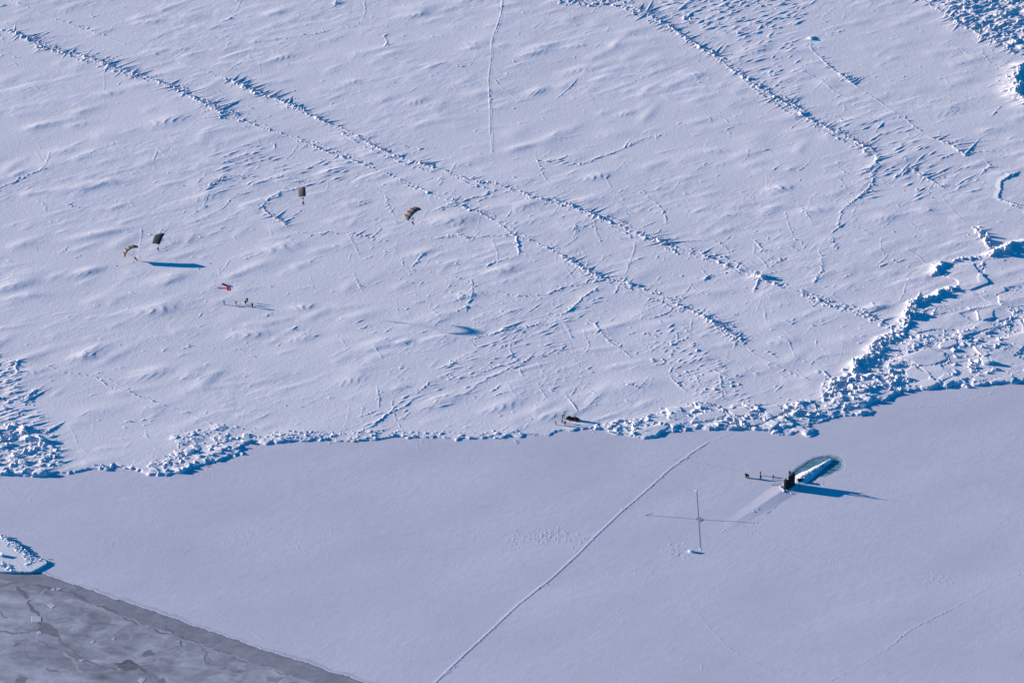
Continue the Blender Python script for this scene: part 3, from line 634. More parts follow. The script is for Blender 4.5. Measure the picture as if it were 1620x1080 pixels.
def crack(px, w, v, lite=0):
    x, y, a = along(PA(px), .25); t = np.arange(len(x))*.25
    off = .5*np.sin(t*.4+U(0, 6))+.3*np.sin(t*1.3+U(0, 6))
    for i in range(len(x)):
        cx, cy = x[i]-math.sin(a[i])*off[i], y[i]+math.cos(a[i])*off[i]
        ww = w*(1+.5*math.sin(t[i]*.5))
        q = win(cx, cy, ww+.35)
        if q is None: continue
        m = (q[2]**2+q[3]**2) < (ww*.5+.12)**2
        s = g[q[0], q[1]]; s[m] = v
for q, w_, v in (([(30,928),(38,940),(50,958),(58,968),(62,975),(63,985)], .9, .27), ([(0,925),(30,921),(60,925),(80,932)], .5, .3), ([(63,985),(80,990),(92,1000),(100,1018),(130,1040),(160,1055),(185,1057)], .5, .29),
    ([(0,998),(30,1000),(60,997)], .5, .3), ([(185,1050),(205,1043),(222,1056),(230,1064)], .7, .22), ([(60,925),(110,936),(150,955),(200,975),(215,985),(260,1000),(290,1008)], .5, .26), ([(290,1008),(350,1030),(380,1042),(430,1058),(490,1078)], .35, .3),
    ([(222,1052),(238,1050)], .3, .3), ([(60,1012),(100,1030),(140,1050),(170,1060)], .35, .3), ([(262,990),(275,998),(273,1003)], .5, .27), ([(320,1025),(325,1035),(322,1043),(340,1052)], .35, .29), ([(130,965),(150,970),(152,985)], .4, .33), ([(105,962),(140,962)], .3, .34),
    ([(0,968),(12,976)], .4, .32), ([(45,1037),(70,1043)], .4, .33), ([(170,985),(185,988)], .4, .33), ([(75,1056),(90,1062)], .5, .31), ([(230,1060),(250,1075)], .4, .3), ([(130,930),(112,935)], .3, .3)): crack(q, w_, v)
for q, w_ in (([(110,944),(150,958),(200,977),(273,1004),(320,1021)], .3), ([(320,1021),(367,1037),(420,1054),(467,1071),(510,1086)], .3), ([(0,1005),(30,1004),(60,1005)], .3), ([(40,950),(60,940),(72,930)], .5), ([(100,1030),(115,1045),(130,1062)], .4)): crack(q, w_, .5)
Lv = yn*1.1+yn2*.45+yn3*.16+yn4*.5
for q0_ in (-1.5, -.75, .1, .8, 1.6):
    d_ = Lv-q0_; g = g-.10*np.exp(-(d_/.022)**2)*np.clip(yn2*.6+.6, 0, 1)+.035*np.exp(-((d_-.09)/.05)**2)
g = (g-.40)*1.15+.375
gc = np.stack([g*.95, g*.98, g*1.08], -1)
C = C*(1-ym[..., None])+gc*ym[..., None]
rz = rimzone | (blur(rimzone.astype(np.float32), .3) > .5)
C = np.where((rz & ~floe & ~young)[..., None], np.array((.53, .55, .64))*lt, C)
C = np.where((young & (edge > .5) & (edge < .93))[..., None], np.array((.22, .235, .29)), C)
lip = np.exp(-((edge-.30)/.14)**2)*(~floe)*(~young); C = C+lip[..., None]*.22
track = inpoly(PA([(1178,744),(1172,743),(1140,737),(1080,727),(1000,714),(1000,715.2),(1080,728.6),(1140,739),(1172,746)]), warpx*.4, warpy*.4); C = np.where(track[..., None], C*.93, C)
C = np.where((rim & ~pool)[..., None], np.array((.36, .43, .50)), C)
thin = inpoly(PA([(1221,766),(1226,763.6),(1233,763),(1238,765),(1236,768),(1229,769),(1222,768.5)]), warpx*.2, warpy*.2)
C = np.where(thin[..., None], np.array((.36, .41, .50)), C)
for q in ([(1211,814),(1214,810),(1222,806),(1218,811)], [(1223,803),(1228,801),(1231,801),(1226,804.5)], [(1174,833),(1180,830),(1184,829),(1178,832)]):
    m = inpoly(PA(q), warpx*.2, warpy*.2); C = np.where(m[..., None], np.array((.38, .43, .52)), C)
Z = np.where(pool | thin, Z, Z)
Zs = Z.astype(np.float32)
def zat(x, y):
    fx = (x-X0)/DX; fy = (y-Y0)/DY
    i = min(max(int(fy), 0), NY-2); j = min(max(int(fx), 0), NX-2); a = fx-j; b = fy-i
    return float((Zs[i, j]*(1-a)+Zs[i, j+1]*a)*(1-b)+(Zs[i+1, j]*(1-a)+Zs[i+1, j+1]*a)*b)
# flatten to the far sheet at the border of the detailed area
bd = np.minimum.reduce([GX-X0, (X1-DX)-GX, GY-Y0, (Y1-DY)-GY]); bf = np.clip(bd/6, 0, 1)
Zs = Zs*bf+(-.02)*(1-bf)

def surf_mat(name, grain, scale, bump, fine=.05):
    m = bpy.data.materials.new(name); m.use_nodes = True
    n = m.node_tree.nodes; l = m.node_tree.links; b = n['Principled BSDF']
    at = n.new('ShaderNodeAttribute'); at.attribute_name = 'tone'
    tc = n.new('ShaderNodeTexCoord')
    nz = n.new('ShaderNodeTexNoise'); nz.inputs['Scale'].default_value = scale; nz.inputs['Detail'].default_value = 4; nz.inputs['Roughness'].default_value = .65
    l.new(tc.outputs['Object'], nz.inputs['Vector'])
    mr = n.new('ShaderNodeMapRange'); mr.inputs[1].default_value = .25; mr.inputs[2].default_value = .75
    mr.inputs[3].default_value = 1-grain; mr.inputs[4].default_value = 1+grain
    l.new(nz.outputs['Fac'], mr.inputs[0])
    mx = n.new('ShaderNodeVectorMath'); mx.operation = 'SCALE'
    l.new(at.outputs['Color'], mx.inputs[0]); l.new(mr.outputs[0], mx.inputs['Scale'])
    l.new(mx.outputs[0], b.inputs['Base Color'])
    bp = n.new('ShaderNodeBump'); bp.inputs['Strength'].default_value = 1.0; bp.inputs['Distance'].default_value = bump
    nz2 = n.new('ShaderNodeTexNoise'); nz2.inputs['Scale'].default_value = scale*.7; nz2.inputs['Detail'].default_value = 3
    l.new(tc.outputs['Object'], nz2.inputs['Vector'])
    l.new(nz2.outputs['Fac'], bp.inputs['Height']); l.new(bp.outputs[0], b.inputs['Normal'])
    b.inputs['Roughness'].default_value = .85; b.inputs['Specular IOR Level'].default_value = .1
    return m
M_floe = surf_mat('wind_packed_snow', .02, 1.6, .05); M_lead = surf_mat('snow_dusted_ice', .02, 1.3, .022); M_young = surf_mat('grey_young_ice', .04, .9, .012)

vi = np.full(NX*NY, -1, np.int64)
quad_i, quad_j = np.meshgrid(np.arange(NY-1), np.arange(NX-1), indexing='ij')
q0 = (quad_i*NX+quad_j)
co = np.stack([GX, GY, Zs], -1).reshape(-1, 3).astype(np.float32)
Cc = np.concatenate([np.clip(C, 0, 1), np.ones((NY, NX, 1), np.float32)], -1).reshape(-1, 4).astype(np.float32)
def region(name, mask, m, label):
    q = q0[mask]; idx = np.stack([q, q+1, q+NX+1, q+NX], -1)
    used = np.unique(idx); vi[used] = np.arange(len(used))
    f = vi[idx].astype(np.int32)
    me = bpy.data.meshes.new(name)
    me.vertices.add(len(used)); me.vertices.foreach_set('co', co[used].ravel())
    me.loops.add(f.size); me.loops.foreach_set('vertex_index', f.ravel())
    me.polygons.add(len(f)); me.polygons.foreach_set('loop_start', np.arange(0, f.size, 4, dtype=np.int32))
    me.update(calc_edges=True)
    ca = me.color_attributes.new('tone', 'FLOAT_COLOR', 'POINT'); ca.data.foreach_set('color', Cc[used].ravel())
    o = link_mesh(name, me, m); tag(o, kind='structure')
    o['label'] = label
    return o
fq = floe[:-1, :-1]; yq = young[:-1, :-1] & ~fq; lq = ~fq & ~yq
region('snow_field', fq, M_floe, 'old sea ice under wind packed snow with pressure ridges and drifts')
region('frozen_lead', lq, M_lead, 'smooth refrozen lead with a thin even snow cover')
region('young_ice', yq, M_young, 'dark grey young ice in the lower left corner')
# far sheet out to the horizon, all round the detailed area
bm = bmesh.new()
x0, x1, y0, y1 = X0, xs[-1], Y0, ys[-1]; B_ = 30000
o4 = [bm.verts.new(v) for v in ((-B_, -B_, -.02), (B_, -B_, -.02), (B_, B_, -.02), (-B_, B_, -.02))]
i4 = [bm.verts.new(v) for v in ((x0, y0, -.02), (x1, y0, -.02), (x1, y1, -.02), (x0, y1, -.02))]
for k in range(4): bm.faces.new((o4[k], o4[(k+1) % 4], i4[(k+1) % 4], i4[k]))
far = from_bm('sea_ice', bm, mat('far_snow', (.74, .75, .80), .9, .1, noise=.05, nscale=.02, bump=.3)); tag(far, kind='structure')

# pool of open slush beside the hull
bm = bmesh.new()
pc = np.array(P(1296,742)[:2]); ring = [bm.verts.new((x, y, -.10)) for x, y in (pc+(PA(POOL)-pc)*1.05)]
bm.faces.new(ring)
wm = bpy.data.materials.new('slush_water'); wm.use_nodes = True
n = wm.node_tree.nodes; l = wm.node_tree.links; b = n['Principled BSDF']
tc = n.new('ShaderNodeTexCoord'); nz = n.new('ShaderNodeTexNoise'); nz.inputs['Scale'].default_value = .55; nz.inputs['Detail'].default_value = 6
mp = n.new('ShaderNodeMapping'); mp.inputs['Rotation'].default_value = (0, 0, -HANG); mp.inputs['Scale'].default_value = (.5, 1.5, 1)
l.new(tc.outputs['Object'], mp.inputs[0]); l.new(mp.outputs[0], nz.inputs['Vector'])
cr = n.new('ShaderNodeValToRGB'); cr.color_ramp.elements[0].position = .35; cr.color_ramp.elements[0].color = (.07, .24, .28, 1)
cr.color_ramp.elements[1].position = .72; cr.color_ramp.elements[1].color = (.30, .46, .51, 1)
l.new(nz.outputs['Fac'], cr.inputs[0]); l.new(cr.outputs[0], b.inputs['Base Color']); b.inputs['Roughness'].default_value = .35
pool_o = from_bm('water', bm, wm); tag(pool_o, kind='structure')

# ------------------------------------------------------------------ real ice blocks
M_shard = mat('thin_ice_shard', (.58, .60, .66), .7, .2, noise=.08, nscale=1.5)
M_rime = mat('raft_snow', (.82, .83, .86), .85, .1, noise=.03, nscale=1.2, bump=.05)
M_ice = mat('block_ice', (.80, .84, .88), .6, .25, noise=.05, nscale=1.5, bump=.04)
def block_verts(rs, s, flat=.45):
    a, b_, c = s*rs.uniform(.6, 1.2), s*rs.uniform(.45, 1.0), s*rs.uniform(flat*.5, flat*1.3)
    v = []
    for sz in (-1, 1):
        for sx, sy in ((-1, -1), (1, -1), (1, 1), (-1, 1)):
            v.append(Vector((sx*a*rs.uniform(.6, 1), sy*b_*rs.uniform(.6, 1), sz*c*rs.uniform(.7, 1))))
    e = Matrix.Rotation(rs.uniform(0, 6.28), 3, 'Z') @ Matrix.Rotation(rs.gauss(0, .4), 3, 'X') @ Matrix.Rotation(rs.gauss(0, .4), 3, 'Y')
    return [e @ q for q in v]
BF = ((0, 3, 2, 1), (4, 5, 6, 7), (0, 1, 5, 4), (1, 2, 6, 5), (2, 3, 7, 6), (3, 0, 4, 7))
rs = random.Random(5)
onplate = np.logical_or.reduce(plate_masks)
vs = []; fs = []
for (x, y, s, dz) in blocks_at:
    if not (X0+8 < x < X1-8 and Y0+8 < y < Y1-8): continue
    i = int((y-Y0)/DY); j = int((x-X0)/DX)
    if pool[i, j] or (onplate[i, j] and rs.random() < .985): continue
    z = zat(x, y)+s*rs.uniform(-.1, .25)
    k = len(vs)
    vs += [(q.x+x, q.y+y, q.z+z) for q in block_verts(rs, s)]
    fs += [tuple(k+t for t in f) for f in BF]
me = bpy.data.meshes.new('ice_rubble'); me.from_pydata(vs, [], fs); me.update()
rub = link_mesh('ice_rubble', me, M_ice)
tag(rub, 'broken white ice chunks strewn along the pressure ridges', 'ice rubble', kind='stuff')

def ice_block(px, py, size, flat, seed, label, cat='ice block', n=3, group=None, name='ice_block', rz=0, elong=1.0):
    """angular multi-faceted block: hull of jittered points, faceted and chipped"""
    r = random.Random(seed); x, y, _ = P(px, py)
    bm = bmesh.new(); pts = []
    for k in range(14*n):
        a = r.uniform(0, 6.28); q = r.uniform(.55, 1)**.5
        zz = r.choice((0, 0, 1, 1, .6, .35))*flat*r.uniform(.75, 1.05)
        w_ = 1-.25*zz/flat
        pts.append(bm.verts.new((math.cos(a)*q*size*elong*w_, math.sin(a)*q*size*.75*w_, zz*size-.1)))
    h = bmesh.ops.convex_hull(bm, input=pts)
    bmesh.ops.delete(bm, geom=[v for v in bm.verts if not v.link_faces], context='VERTS')
    o = from_bm(name, bm, M_ice); o.location = (x, y, zat(x, y)); o.rotation_euler = (r.uniform(-.08, .08), r.uniform(-.12, .05), rz)
    return tag(o, label, cat, group)
ice_block(1093, 872.5, 1.25, .75, 3, 'lone upright ice block on the smooth lead, nearest below the cross marking')
ice_block(1097, 873.5, .9, .55, 8, 'small low ice block leaning against the lone block below the cross marking')
ice_block(300, 716, 2.0, .55, 14, 'bright white ice block at the floe edge left of the lead, tallest of its heap', rz=.5)
ice_block(1560, 577, 2.1, .8, 21, 'big rounded ice block with a deep blue shadow amid right hand rubble')
ice_block(1283, 64, 1.1, .7, 31, 'isolated ice block at the bend of the upper right ridge')
ice_block(388, 699.5, 1.4, .4, 45, 'flat tipped ice slab at the left end of the straight floe edge', rz=-.3, elong=1.3)
ice_block(995, 450, 1.3, .8, 51, 'ice block where the two long ridges cross near the centre')
ice_block(1205, 441, 1.6, .7, 52, 'largest ice block on the middle ridge, casting a wide blue shadow')
ice_block(1238, 676, 1.5, .5, 61, 'ice block at the floe edge directly above the submarine')
for k, (x, y, s, lb) in enumerate([(93,931,1.1,'upper one of two pale shards close together on grey ice'), (83,931.5,1.2,'flat pale shard left of its twin on grey ice near the small ice raft'),
    (82,956,1.6,'pale triangular shard on grey ice below the small ice raft'), (57,978,2.2,'largest square pale shard frozen in grey ice at a dark patch'), (62,1000,1.1,'small pale shard just under the dark patch on grey ice'),
    (147,1014,.9,'tiny pale shard in the middle of the grey ice'), (180,1009,.8,'small pale shard on grey ice above the dark triangular patch'), (130,1043,1.1,'thin pale shard on grey ice left of the dark triangular patch'),
    (224,1075,1.4,'pale shard at the bottom of the photo on grey ice'), (282,1014,.7,'small pale shard beside a dark chip near the grey ice edge')]):
    r = random.Random(90+k); bm = bmesh.new(); m_ = r.choice((3, 4, 4)); a0 = r.uniform(0, 6)
    c = P(x, y); t_ = []; u_ = []
    for q in range(m_):
        a = a0+q*6.283/m_+r.uniform(-.3, .3); w_ = s*r.uniform(.75, 1.1)
        t_.append(bm.verts.new((math.cos(a)*w_, math.sin(a)*w_*1.3, .05+r.uniform(0, .03)))); u_.append(bm.verts.new((math.cos(a)*w_*1.05, math.sin(a)*w_*1.36, -.05)))
    bm.faces.new(t_)
    for q in range(m_): bm.faces.new((t_[q], u_[q], u_[(q+1) % m_], t_[(q+1) % m_]))
    o = from_bm('ice_shard', bm, M_shard); o.location = (c[0], c[1], zat(c[0], c[1])); tag(o, lb, 'ice shard', 'pale ice shards frozen into the grey ice')

# small ice raft at the left edge between lead and young ice
def raft():
    px = [(-60,840),(0,848),(15,856),(30,866),(44,880),(60,884),(70,886),(75,892),(60,900),(50,905),(20,906),(0,905),(-60,900)]
    p = PA(px); c = p.mean(0); bm = bmesh.new(); r = random.Random(2)
    xx, yy, _ = along(np.vstack([p, p[:1]]), 1.0)
    top = [bm.verts.new((x-c[0]+r.uniform(-.25, .25), y-c[1]+r.uniform(-.3, .3), .60+r.uniform(-.02, .02))) for x, y in zip(xx, yy)]
    bot = [bm.verts.new((v.co.x*1.01, v.co.y*1.01, -.3)) for v in top]
    cen = bm.verts.new((0, 0, .60)); n_ = len(top)
    for q in range(n_):
        bm.faces.new((top[q], top[(q+1) % n_], cen)); bm.faces.new((top[q], bot[q], bot[(q+1) % n_], top[(q+1) % n_]))
    o = from_bm('ice_raft', bm, M_rime); o.location = (c[0], c[1], 0)
    tag(o, 'small thick ice raft with raised rubble rim at the left edge above grey ice', 'ice raft')
    vs = []; fs = []
    def put(x, y, s, z=.62, flat=.45):
        k = len(vs); vs.extend([(q.x+x-c[0], q.y+y-c[1], q.z+z) for q in block_verts(r, s, flat)]); fs.extend([tuple(k+t for t in f) for f in BF])
    for path, nn, s in (([(-20,846),(5,852),(25,864),(44,880)], 110, .5), ([(42,880),(46,890),(48,896)], 40, .4), ([(0,895),(12,900),(20,904)], 40, .5), ([(50,885),(72,888)], 14, .35), ([(15,863),(35,872)], 30, .5)):
        x, y, a = along(PA(path), .3)
        for q in range(nn):
            i = r.randrange(len(x)); put(x[i]+r.gauss(0, .6), y[i]+r.gauss(0, .9), s*r.uniform(.4, 1.3))
    q = P(0, 881); put(q[0], q[1], 1.3, .8, .6)
    me = bpy.data.meshes.new('rubble_rim'); me.from_pydata(vs, [], fs); me.update(); tag(link_mesh('rubble_rim', me, M_ice, o), kind='stuff')
raft()

# ------------------------------------------------------------------ materials of the objects
M_steel = mat('black_hull_paint', (.005, .012, .018), .6, .25, noise=.25, nscale=.8)
M_crust = mat('snow_crust', (.82, .83, .86), .85, .1, noise=.03, nscale=1.2, bump=.12)
M_mast = mat('mast_grey', (.02, .025, .03), .5, .4, noise=.1)
M_park = mat('dark_parka', (.016, .014, .02), .9, .1, noise=.2, nscale=20)
M_park2 = mat('brown_parka', (.028, .02, .022), .9, .1, noise=.2, nscale=20)
M_trou = mat('dark_trousers', (.014, .014, .02), .9, .1, noise=.2, nscale=20)
M_boot = mat('black_boots', (.02, .02, .02), .7, .2, noise=.2, nscale=30)
M_skin = mat('skin', (.50, .33, .26), .6, .3, noise=.05, nscale=30)
M_glove = mat('black_mittens', (.02, .02, .022), .8, .1, noise=.2, nscale=30)
M_hat = mat('dark_cap', (.03, .03, .035), .9, .1, noise=.2, nscale=30)
M_red = mat('red_panel_cloth', (.95, .008, .035), .8, .1, noise=.08, nscale=6)
M_mark = mat('darkened_snow', (.36, .37, .45), .9, .1, noise=.08, nscale=3)
M_black = mat('black_plastic', (.015, .016, .018), .45, .4, noise=.15, nscale=10)
M_tarp = mat('dark_tarp', (.012, .016, .024), .8, .1, noise=.25, nscale=4, bump=.03)
M_orange = mat('orange_trim', (.30, .03, .02), .5, .3, noise=.1)
M_line = mat('grey_cord', (.25, .24, .22), .8, .1, noise=.1)
M_glass = mat('tinted_windshield', (.03, .04, .05), .15, .5, noise=.1)

def loft(sections, cap=True):
    bm = bmesh.new(); rings = []
    for ring in sections: rings.append([bm.verts.new(p) for p in ring])
    for a, b in zip(rings, rings[1:]):
        n_ = len(a)
        for q in range(n_): bm.faces.new((a[q], a[(q+1) % n_], b[(q+1) % n_], b[q]))
    if cap:
        bm.faces.new(rings[0][::-1]); bm.faces.new(rings[-1])
    return bm
def tube(bm, p, q, r0, r1=None, n_=6):
    p, q = Vector(p), Vector(q); r1 = r0 if r1 is None else r1
    z = (q-p).normalized(); x = z.orthogonal().normalized(); y = z.cross(x)
    A = [bm.verts.new(p+(x*math.cos(6.283*k/n_)+y*math.sin(6.283*k/n_))*r0) for k in range(n_)]
    B = [bm.verts.new(q+(x*math.cos(6.283*k/n_)+y*math.sin(6.283*k/n_))*r1) for k in range(n_)]
    for k in range(n_): bm.faces.new((A[k], A[(k+1) % n_], B[(k+1) % n_], B[k]))
    bm.faces.new(A[::-1]); bm.faces.new(B)
def boxm(bm, c, s, rot=None, bev=0.0):
    r = bmesh.ops.create_cube(bm, size=1.0); v = r['verts']
    for w_ in v:
        w_.co = Vector((w_.co.x*s[0], w_.co.y*s[1], w_.co.z*s[2]))
        if rot: w_.co = rot @ w_.co
        w_.co += Vector(c)
    if bev: bmesh.ops.bevel(bm, geom=list({e for w_ in v for e in w_.link_edges}), offset=bev, segments=2, affect='EDGES')

# ------------------------------------------------------------------ submarine
base = Vector((SAIL[0], SAIL[1], 0))
sub = empty('submarine', base, HANG)             # local +x runs along the hull towards the pool
tag(sub, 'black submarine surfaced through the ice, its sail and masts above the snow', 'submarine')
def spindle(x0_, x1_, rfun, zfun, nx_=40, nr=20):
    secs = []
    for k in range(nx_+1):
        x = x0_+(x1_-x0_)*k/nx_; r = rfun(x); zc = zfun(x)
        secs.append([(x, math.cos(6.283*q/nr)*r[0], zc+math.sin(6.283*q/nr)*r[1]) for q in range(nr)])
    return loft(secs)
LA = La_
def hr(x):
    t_ = (x+30)/(LA+30); e = max(0, min(1, 1-(max(0, t_-.35)/.65)**2))
    f = max(.02, min(1, (t_/.18)))**.5
    r = 5.0*e**.6*f+.15; return (r, r)
def hz(x): return (.10 if x > 2 else -.9)-hr(x)[1]
hull = from_bm('hull', spindle(-30, LA-1.5, hr, hz, 50, 28), M_steel, sub, True)
def crust():
    secs = []; nx_ = 70; nr = 15; r = random.Random(4)
    for k in range(nx_+1):
        t_ = k/nx_; x = 3.2+(LA-4.0)*t_
        hw = (3.7*(1-t_)**1.2+.85)*(1+.07*math.sin(t_*23))*min(1, .5+t_*6); hh = (.95-.35*t_)*min(1, .25+t_*7)*(1 if t_ < .96 else (1-t_)/.04*.8+.2)
        if t_ > .97: hw *= .7
        ring = []
        for q in range(nr+1):
            a = math.pi*q/nr
            y = math.cos(a); z = math.sin(a)**.9
            # windward (sunny, +y) side an even slope, lee side steeper with a cornice
            yy = hw*y*(1.0 if y > 0 else .92); ridge_ = 1-abs(y-.05)**1.15
            ring.append((x, yy+.10*r.gauss(0, 1), -.3+(hh+.3)*max(0, .35*z+.65*ridge_)*(1+.07*r.gauss(0, 1))))
        ring += [(x, -hw*.8, -.5), (x, hw*.8, -.5)]
        secs.append(ring)
    return loft(secs)
from_bm('snow_cover', crust(), M_crust, sub)
# sail: long tear drop plan, vertical walls
SLn, SW, SH = 5.9, 2.1, 3.75
def sail_sec(z, k=1.0):
    pts = []; n_ = 26
    for q in range(n_):
        a = 6.283*q/n_; c, s_ = math.cos(a), math.sin(a)
        x = (SLn/2)*(abs(c)**.75)*(1 if c > 0 else -1); taper = 1-.35*max(0, c)
        y = (SW/2)*(abs(s_)**.62)*(1 if s_ > 0 else -1)*taper
        pts.append((x*k, y*k, z))
    return pts
sm = loft([sail_sec(-.6), sail_sec(1.0), sail_sec(2.8, .995), sail_sec(SH-.18, .985), sail_sec(SH-.04, .955), sail_sec(SH, .90)])
sail = from_bm('sail', sm, M_steel, sub)
bm = bmesh.new(); boxm(bm, (1.5, 0, SH+.15), (2.4, 1.3, .34), bev=.06); boxm(bm, (2.1, .05, SH+.62), (1.1, .9, .75), bev=.08); from_bm('bridge_coaming', bm, M_steel, sail)
for (x, y, h_, r_) in ((-.05, .2, 3.3, .20), (.35, -.2, 2.9, .14), (.8, .2, 2.4, .2), (1.5, -.15, 1.9, .16), (2.5, .2, 1.5, .13)):
    bm = bmesh.new(); tube(bm, (x, y, SH-.1), (x, y, SH+h_*.7), r_, r_*.95, 10); tube(bm, (x, y, SH+h_*.7), (x, y, SH+h_), r_*.6, r_*.5, 8)
    boxm(bm, (x, y, SH+h_*.74), (r_*3, r_*2.2, .22), bev=.03); from_bm('mast', bm, M_mast, sail)
bm = bmesh.new(); tube(bm, (.25, 0, SH), (.25, 0, SH+5.0), .035, .02, 5); from_bm('antenna', bm, M_mast, sail)
for k, (x, y) in enumerate(((-1.9, .2), (-1.1, -.1), (-.4, .45))):
    r = random.Random(k); bm = bmesh.new()
    for q in range(14): bm.verts.new((x+r.uniform(-.35, .35), y+r.uniform(-.3, .3), SH+r.choice((-.03, .14, .2))))
    bmesh.ops.convex_hull(bm, input=bm.verts[:]); from_bm('ice_lump', bm, M_ice, sail)
# fairwater planes folded upright along the sail
for sy in (-1, 1):
    bm = loft([[(x+.3*(z/1.6), sy*(SW/2*.83+.02+y), 1.2+z) for x, y in ((-.7, 0), (-.5, .1), (.3, .12), (.8, .0), (.3, -.03), (-.5, -.03))] for z in (0, .8, 1.7)])
    from_bm('fairwater_plane', bm, M_steel, sail)
# dark open hatch on the hull behind the sail and the small one near the stern
hp = Vector(P(1266, 759, .8)); hl = Matrix.Rotation(-HANG, 3, 'Z') @ (hp-base)
bm = bmesh.new(); R_ = Matrix.Rotation(-.5, 3, 'Z')
boxm(bm, (hl.x, hl.y, .75), (1.7, .9, 1.1), R_, .12); boxm(bm, (hl.x-.7, hl.y+.5, 1.15), (.9, .12, .9), R_ @ Matrix.Rotation(.5, 3, 'X'), .04); from_bm('hatch', bm, M_steel, sub)
bm = bmesh.new(); hp2 = Vector(P(1301, 736.5, .9)); hl2 = Matrix.Rotation(-HANG, 3, 'Z') @ (hp2-base)
boxm(bm, (hl2.x, hl2.y, .72), (.55, .45, .5), None, .06); tube(bm, (hl2.x, hl2.y, .9), (hl2.x, hl2.y, 1.15), .12, .10, 8); from_bm('stern_hatch', bm, M_steel, sub)  # the small stern hatch, dark steel with no lamp

# ------------------------------------------------------------------ marks on the ice: a cross with an arrow head, swept in the snow
def strip(bm, a, b, w0, w1, z=.03):
    ax, ay, _ = P(*a); bx, by, _ = P(*b); n_ = 24
    dx_, dy_ = bx-ax, by-ay; L = math.hypot(dx_, dy_); nx_, ny_ = -dy_/L, dx_/L; prev = None
    for k in range(n_+1):
        t_ = k/n_; x, y = ax+dx_*t_, ay+dy_*t_; w_ = (w0+(w1-w0)*t_)/2
        zz = zat(x, y)+z
        cur = [bm.verts.new((x+nx_*w_-o_.x, y+ny_*w_-o_.y, zz)), bm.verts.new((x-nx_*w_-o_.x, y-ny_*w_-o_.y, zz)),
               bm.verts.new((x-nx_*w_-o_.x, y-ny_*w_-o_.y, zz-.12)), bm.verts.new((x+nx_*w_-o_.x, y+ny_*w_-o_.y, zz-.12))]
        if prev:
            for q in range(4): bm.faces.new((prev[q], prev[(q+1) % 4], cur[(q+1) % 4], cur[q]))
        prev = cur
o_ = Vector(P(1105, 821)); o_.z = 0
cross = empty('ground_marking', o_); tag(cross, 'dark cross with an arrow tip and centre diamond laid out on the smooth lead', 'ground marking')
for a, b, w0, w1, nm in (((1021,814.4),(1105,821),.32,.34,'arm'), ((1105,821),(1195,827),.34,.36,'arm'), ((1102,778),(1105,821),.30,.30,'arm'), ((1105,821),(1108,867),.32,.36,'arm')):
    bm = bmesh.new(); strip(bm, a, b, w0, w1); from_bm(nm, bm, M_mark, cross)
bm = bmesh.new(); strip(bm, (1021,814.4), (1032,811.6), .34, .3, .032); strip(bm, (1021,814.4), (1029,819), .2, .08, .032); from_bm('arrow_tip', bm, M_mark, cross)
bm = bmesh.new(); dv = [Vector(P(*q))-o_ for q in ((1098,820.6),(1105.5,817.3),(1113,821.6),(1106.5,824.8))]
t_ = [bm.verts.new((v.x, v.y, .075)) for v in dv]; u_ = [bm.verts.new((v.x, v.y, -.05)) for v in dv]
bm.faces.new(t_); [bm.faces.new((t_[q], u_[q], u_[(q+1) % 4], t_[(q+1) % 4])) for q in range(4)]; from_bm('diamond', bm, M_mark, cross)
for q, lb in (((1101.5,776.5), 'snow pile at the far end of the marked cross'), ((1108,868.5), 'snow pile at the near end of the marked cross'), ((1197,826.5), 'snow pile at the right end of the marked cross')):
    r = random.Random(int(q[0])); bm = bmesh.new()
    for k in range(26): bm.verts.new((r.gauss(0, .28), r.gauss(0, .4), r.uniform(0, .06)))
    bmesh.ops.convex_hull(bm, input=bm.verts[:]); bmesh.ops.delete(bm, geom=[v for v in bm.verts if not v.link_faces], context='VERTS')
    o = from_bm('snow_pile', bm, M_crust); o.location = (P(*q)[0], P(*q)[1], zat(*P(*q)[:2])); tag(o, lb, 'snow pile')

# ------------------------------------------------------------------ people
def skin_mesh(name, joints, bones, levels=1):
    """continuous limb surface grown round a skeleton (joint: position, radius)"""
    me = bpy.data.meshes.new(name); keys = list(joints); ix = {k: i for i, k in enumerate(keys)}
    me.from_pydata([joints[k][0] for k in keys], [(ix[a], ix[b]) for a, b in bones], [])
    o = bpy.data.objects.new(name+'_tmp', me); COL.objects.link(o)
    md = o.modifiers.new('s', 'SKIN'); sv = me.skin_vertices[0].data
    for k in keys:
        r = joints[k][1]; sv[ix[k]].radius = (r, r) if not isinstance(r, tuple) else r
    sv[0].use_root = True
    if levels:
        ss = o.modifiers.new('u', 'SUBSURF'); ss.levels = levels; ss.render_levels = levels
    dg = bpy.context.evaluated_depsgraph_get(); dg.update()
    out = bpy.data.meshes.new_from_object(o.evaluated_get(dg)); out.name = name
    bpy.data.objects.remove(o); out.polygons.foreach_set('use_smooth', [True]*len(out.polygons))
    return out
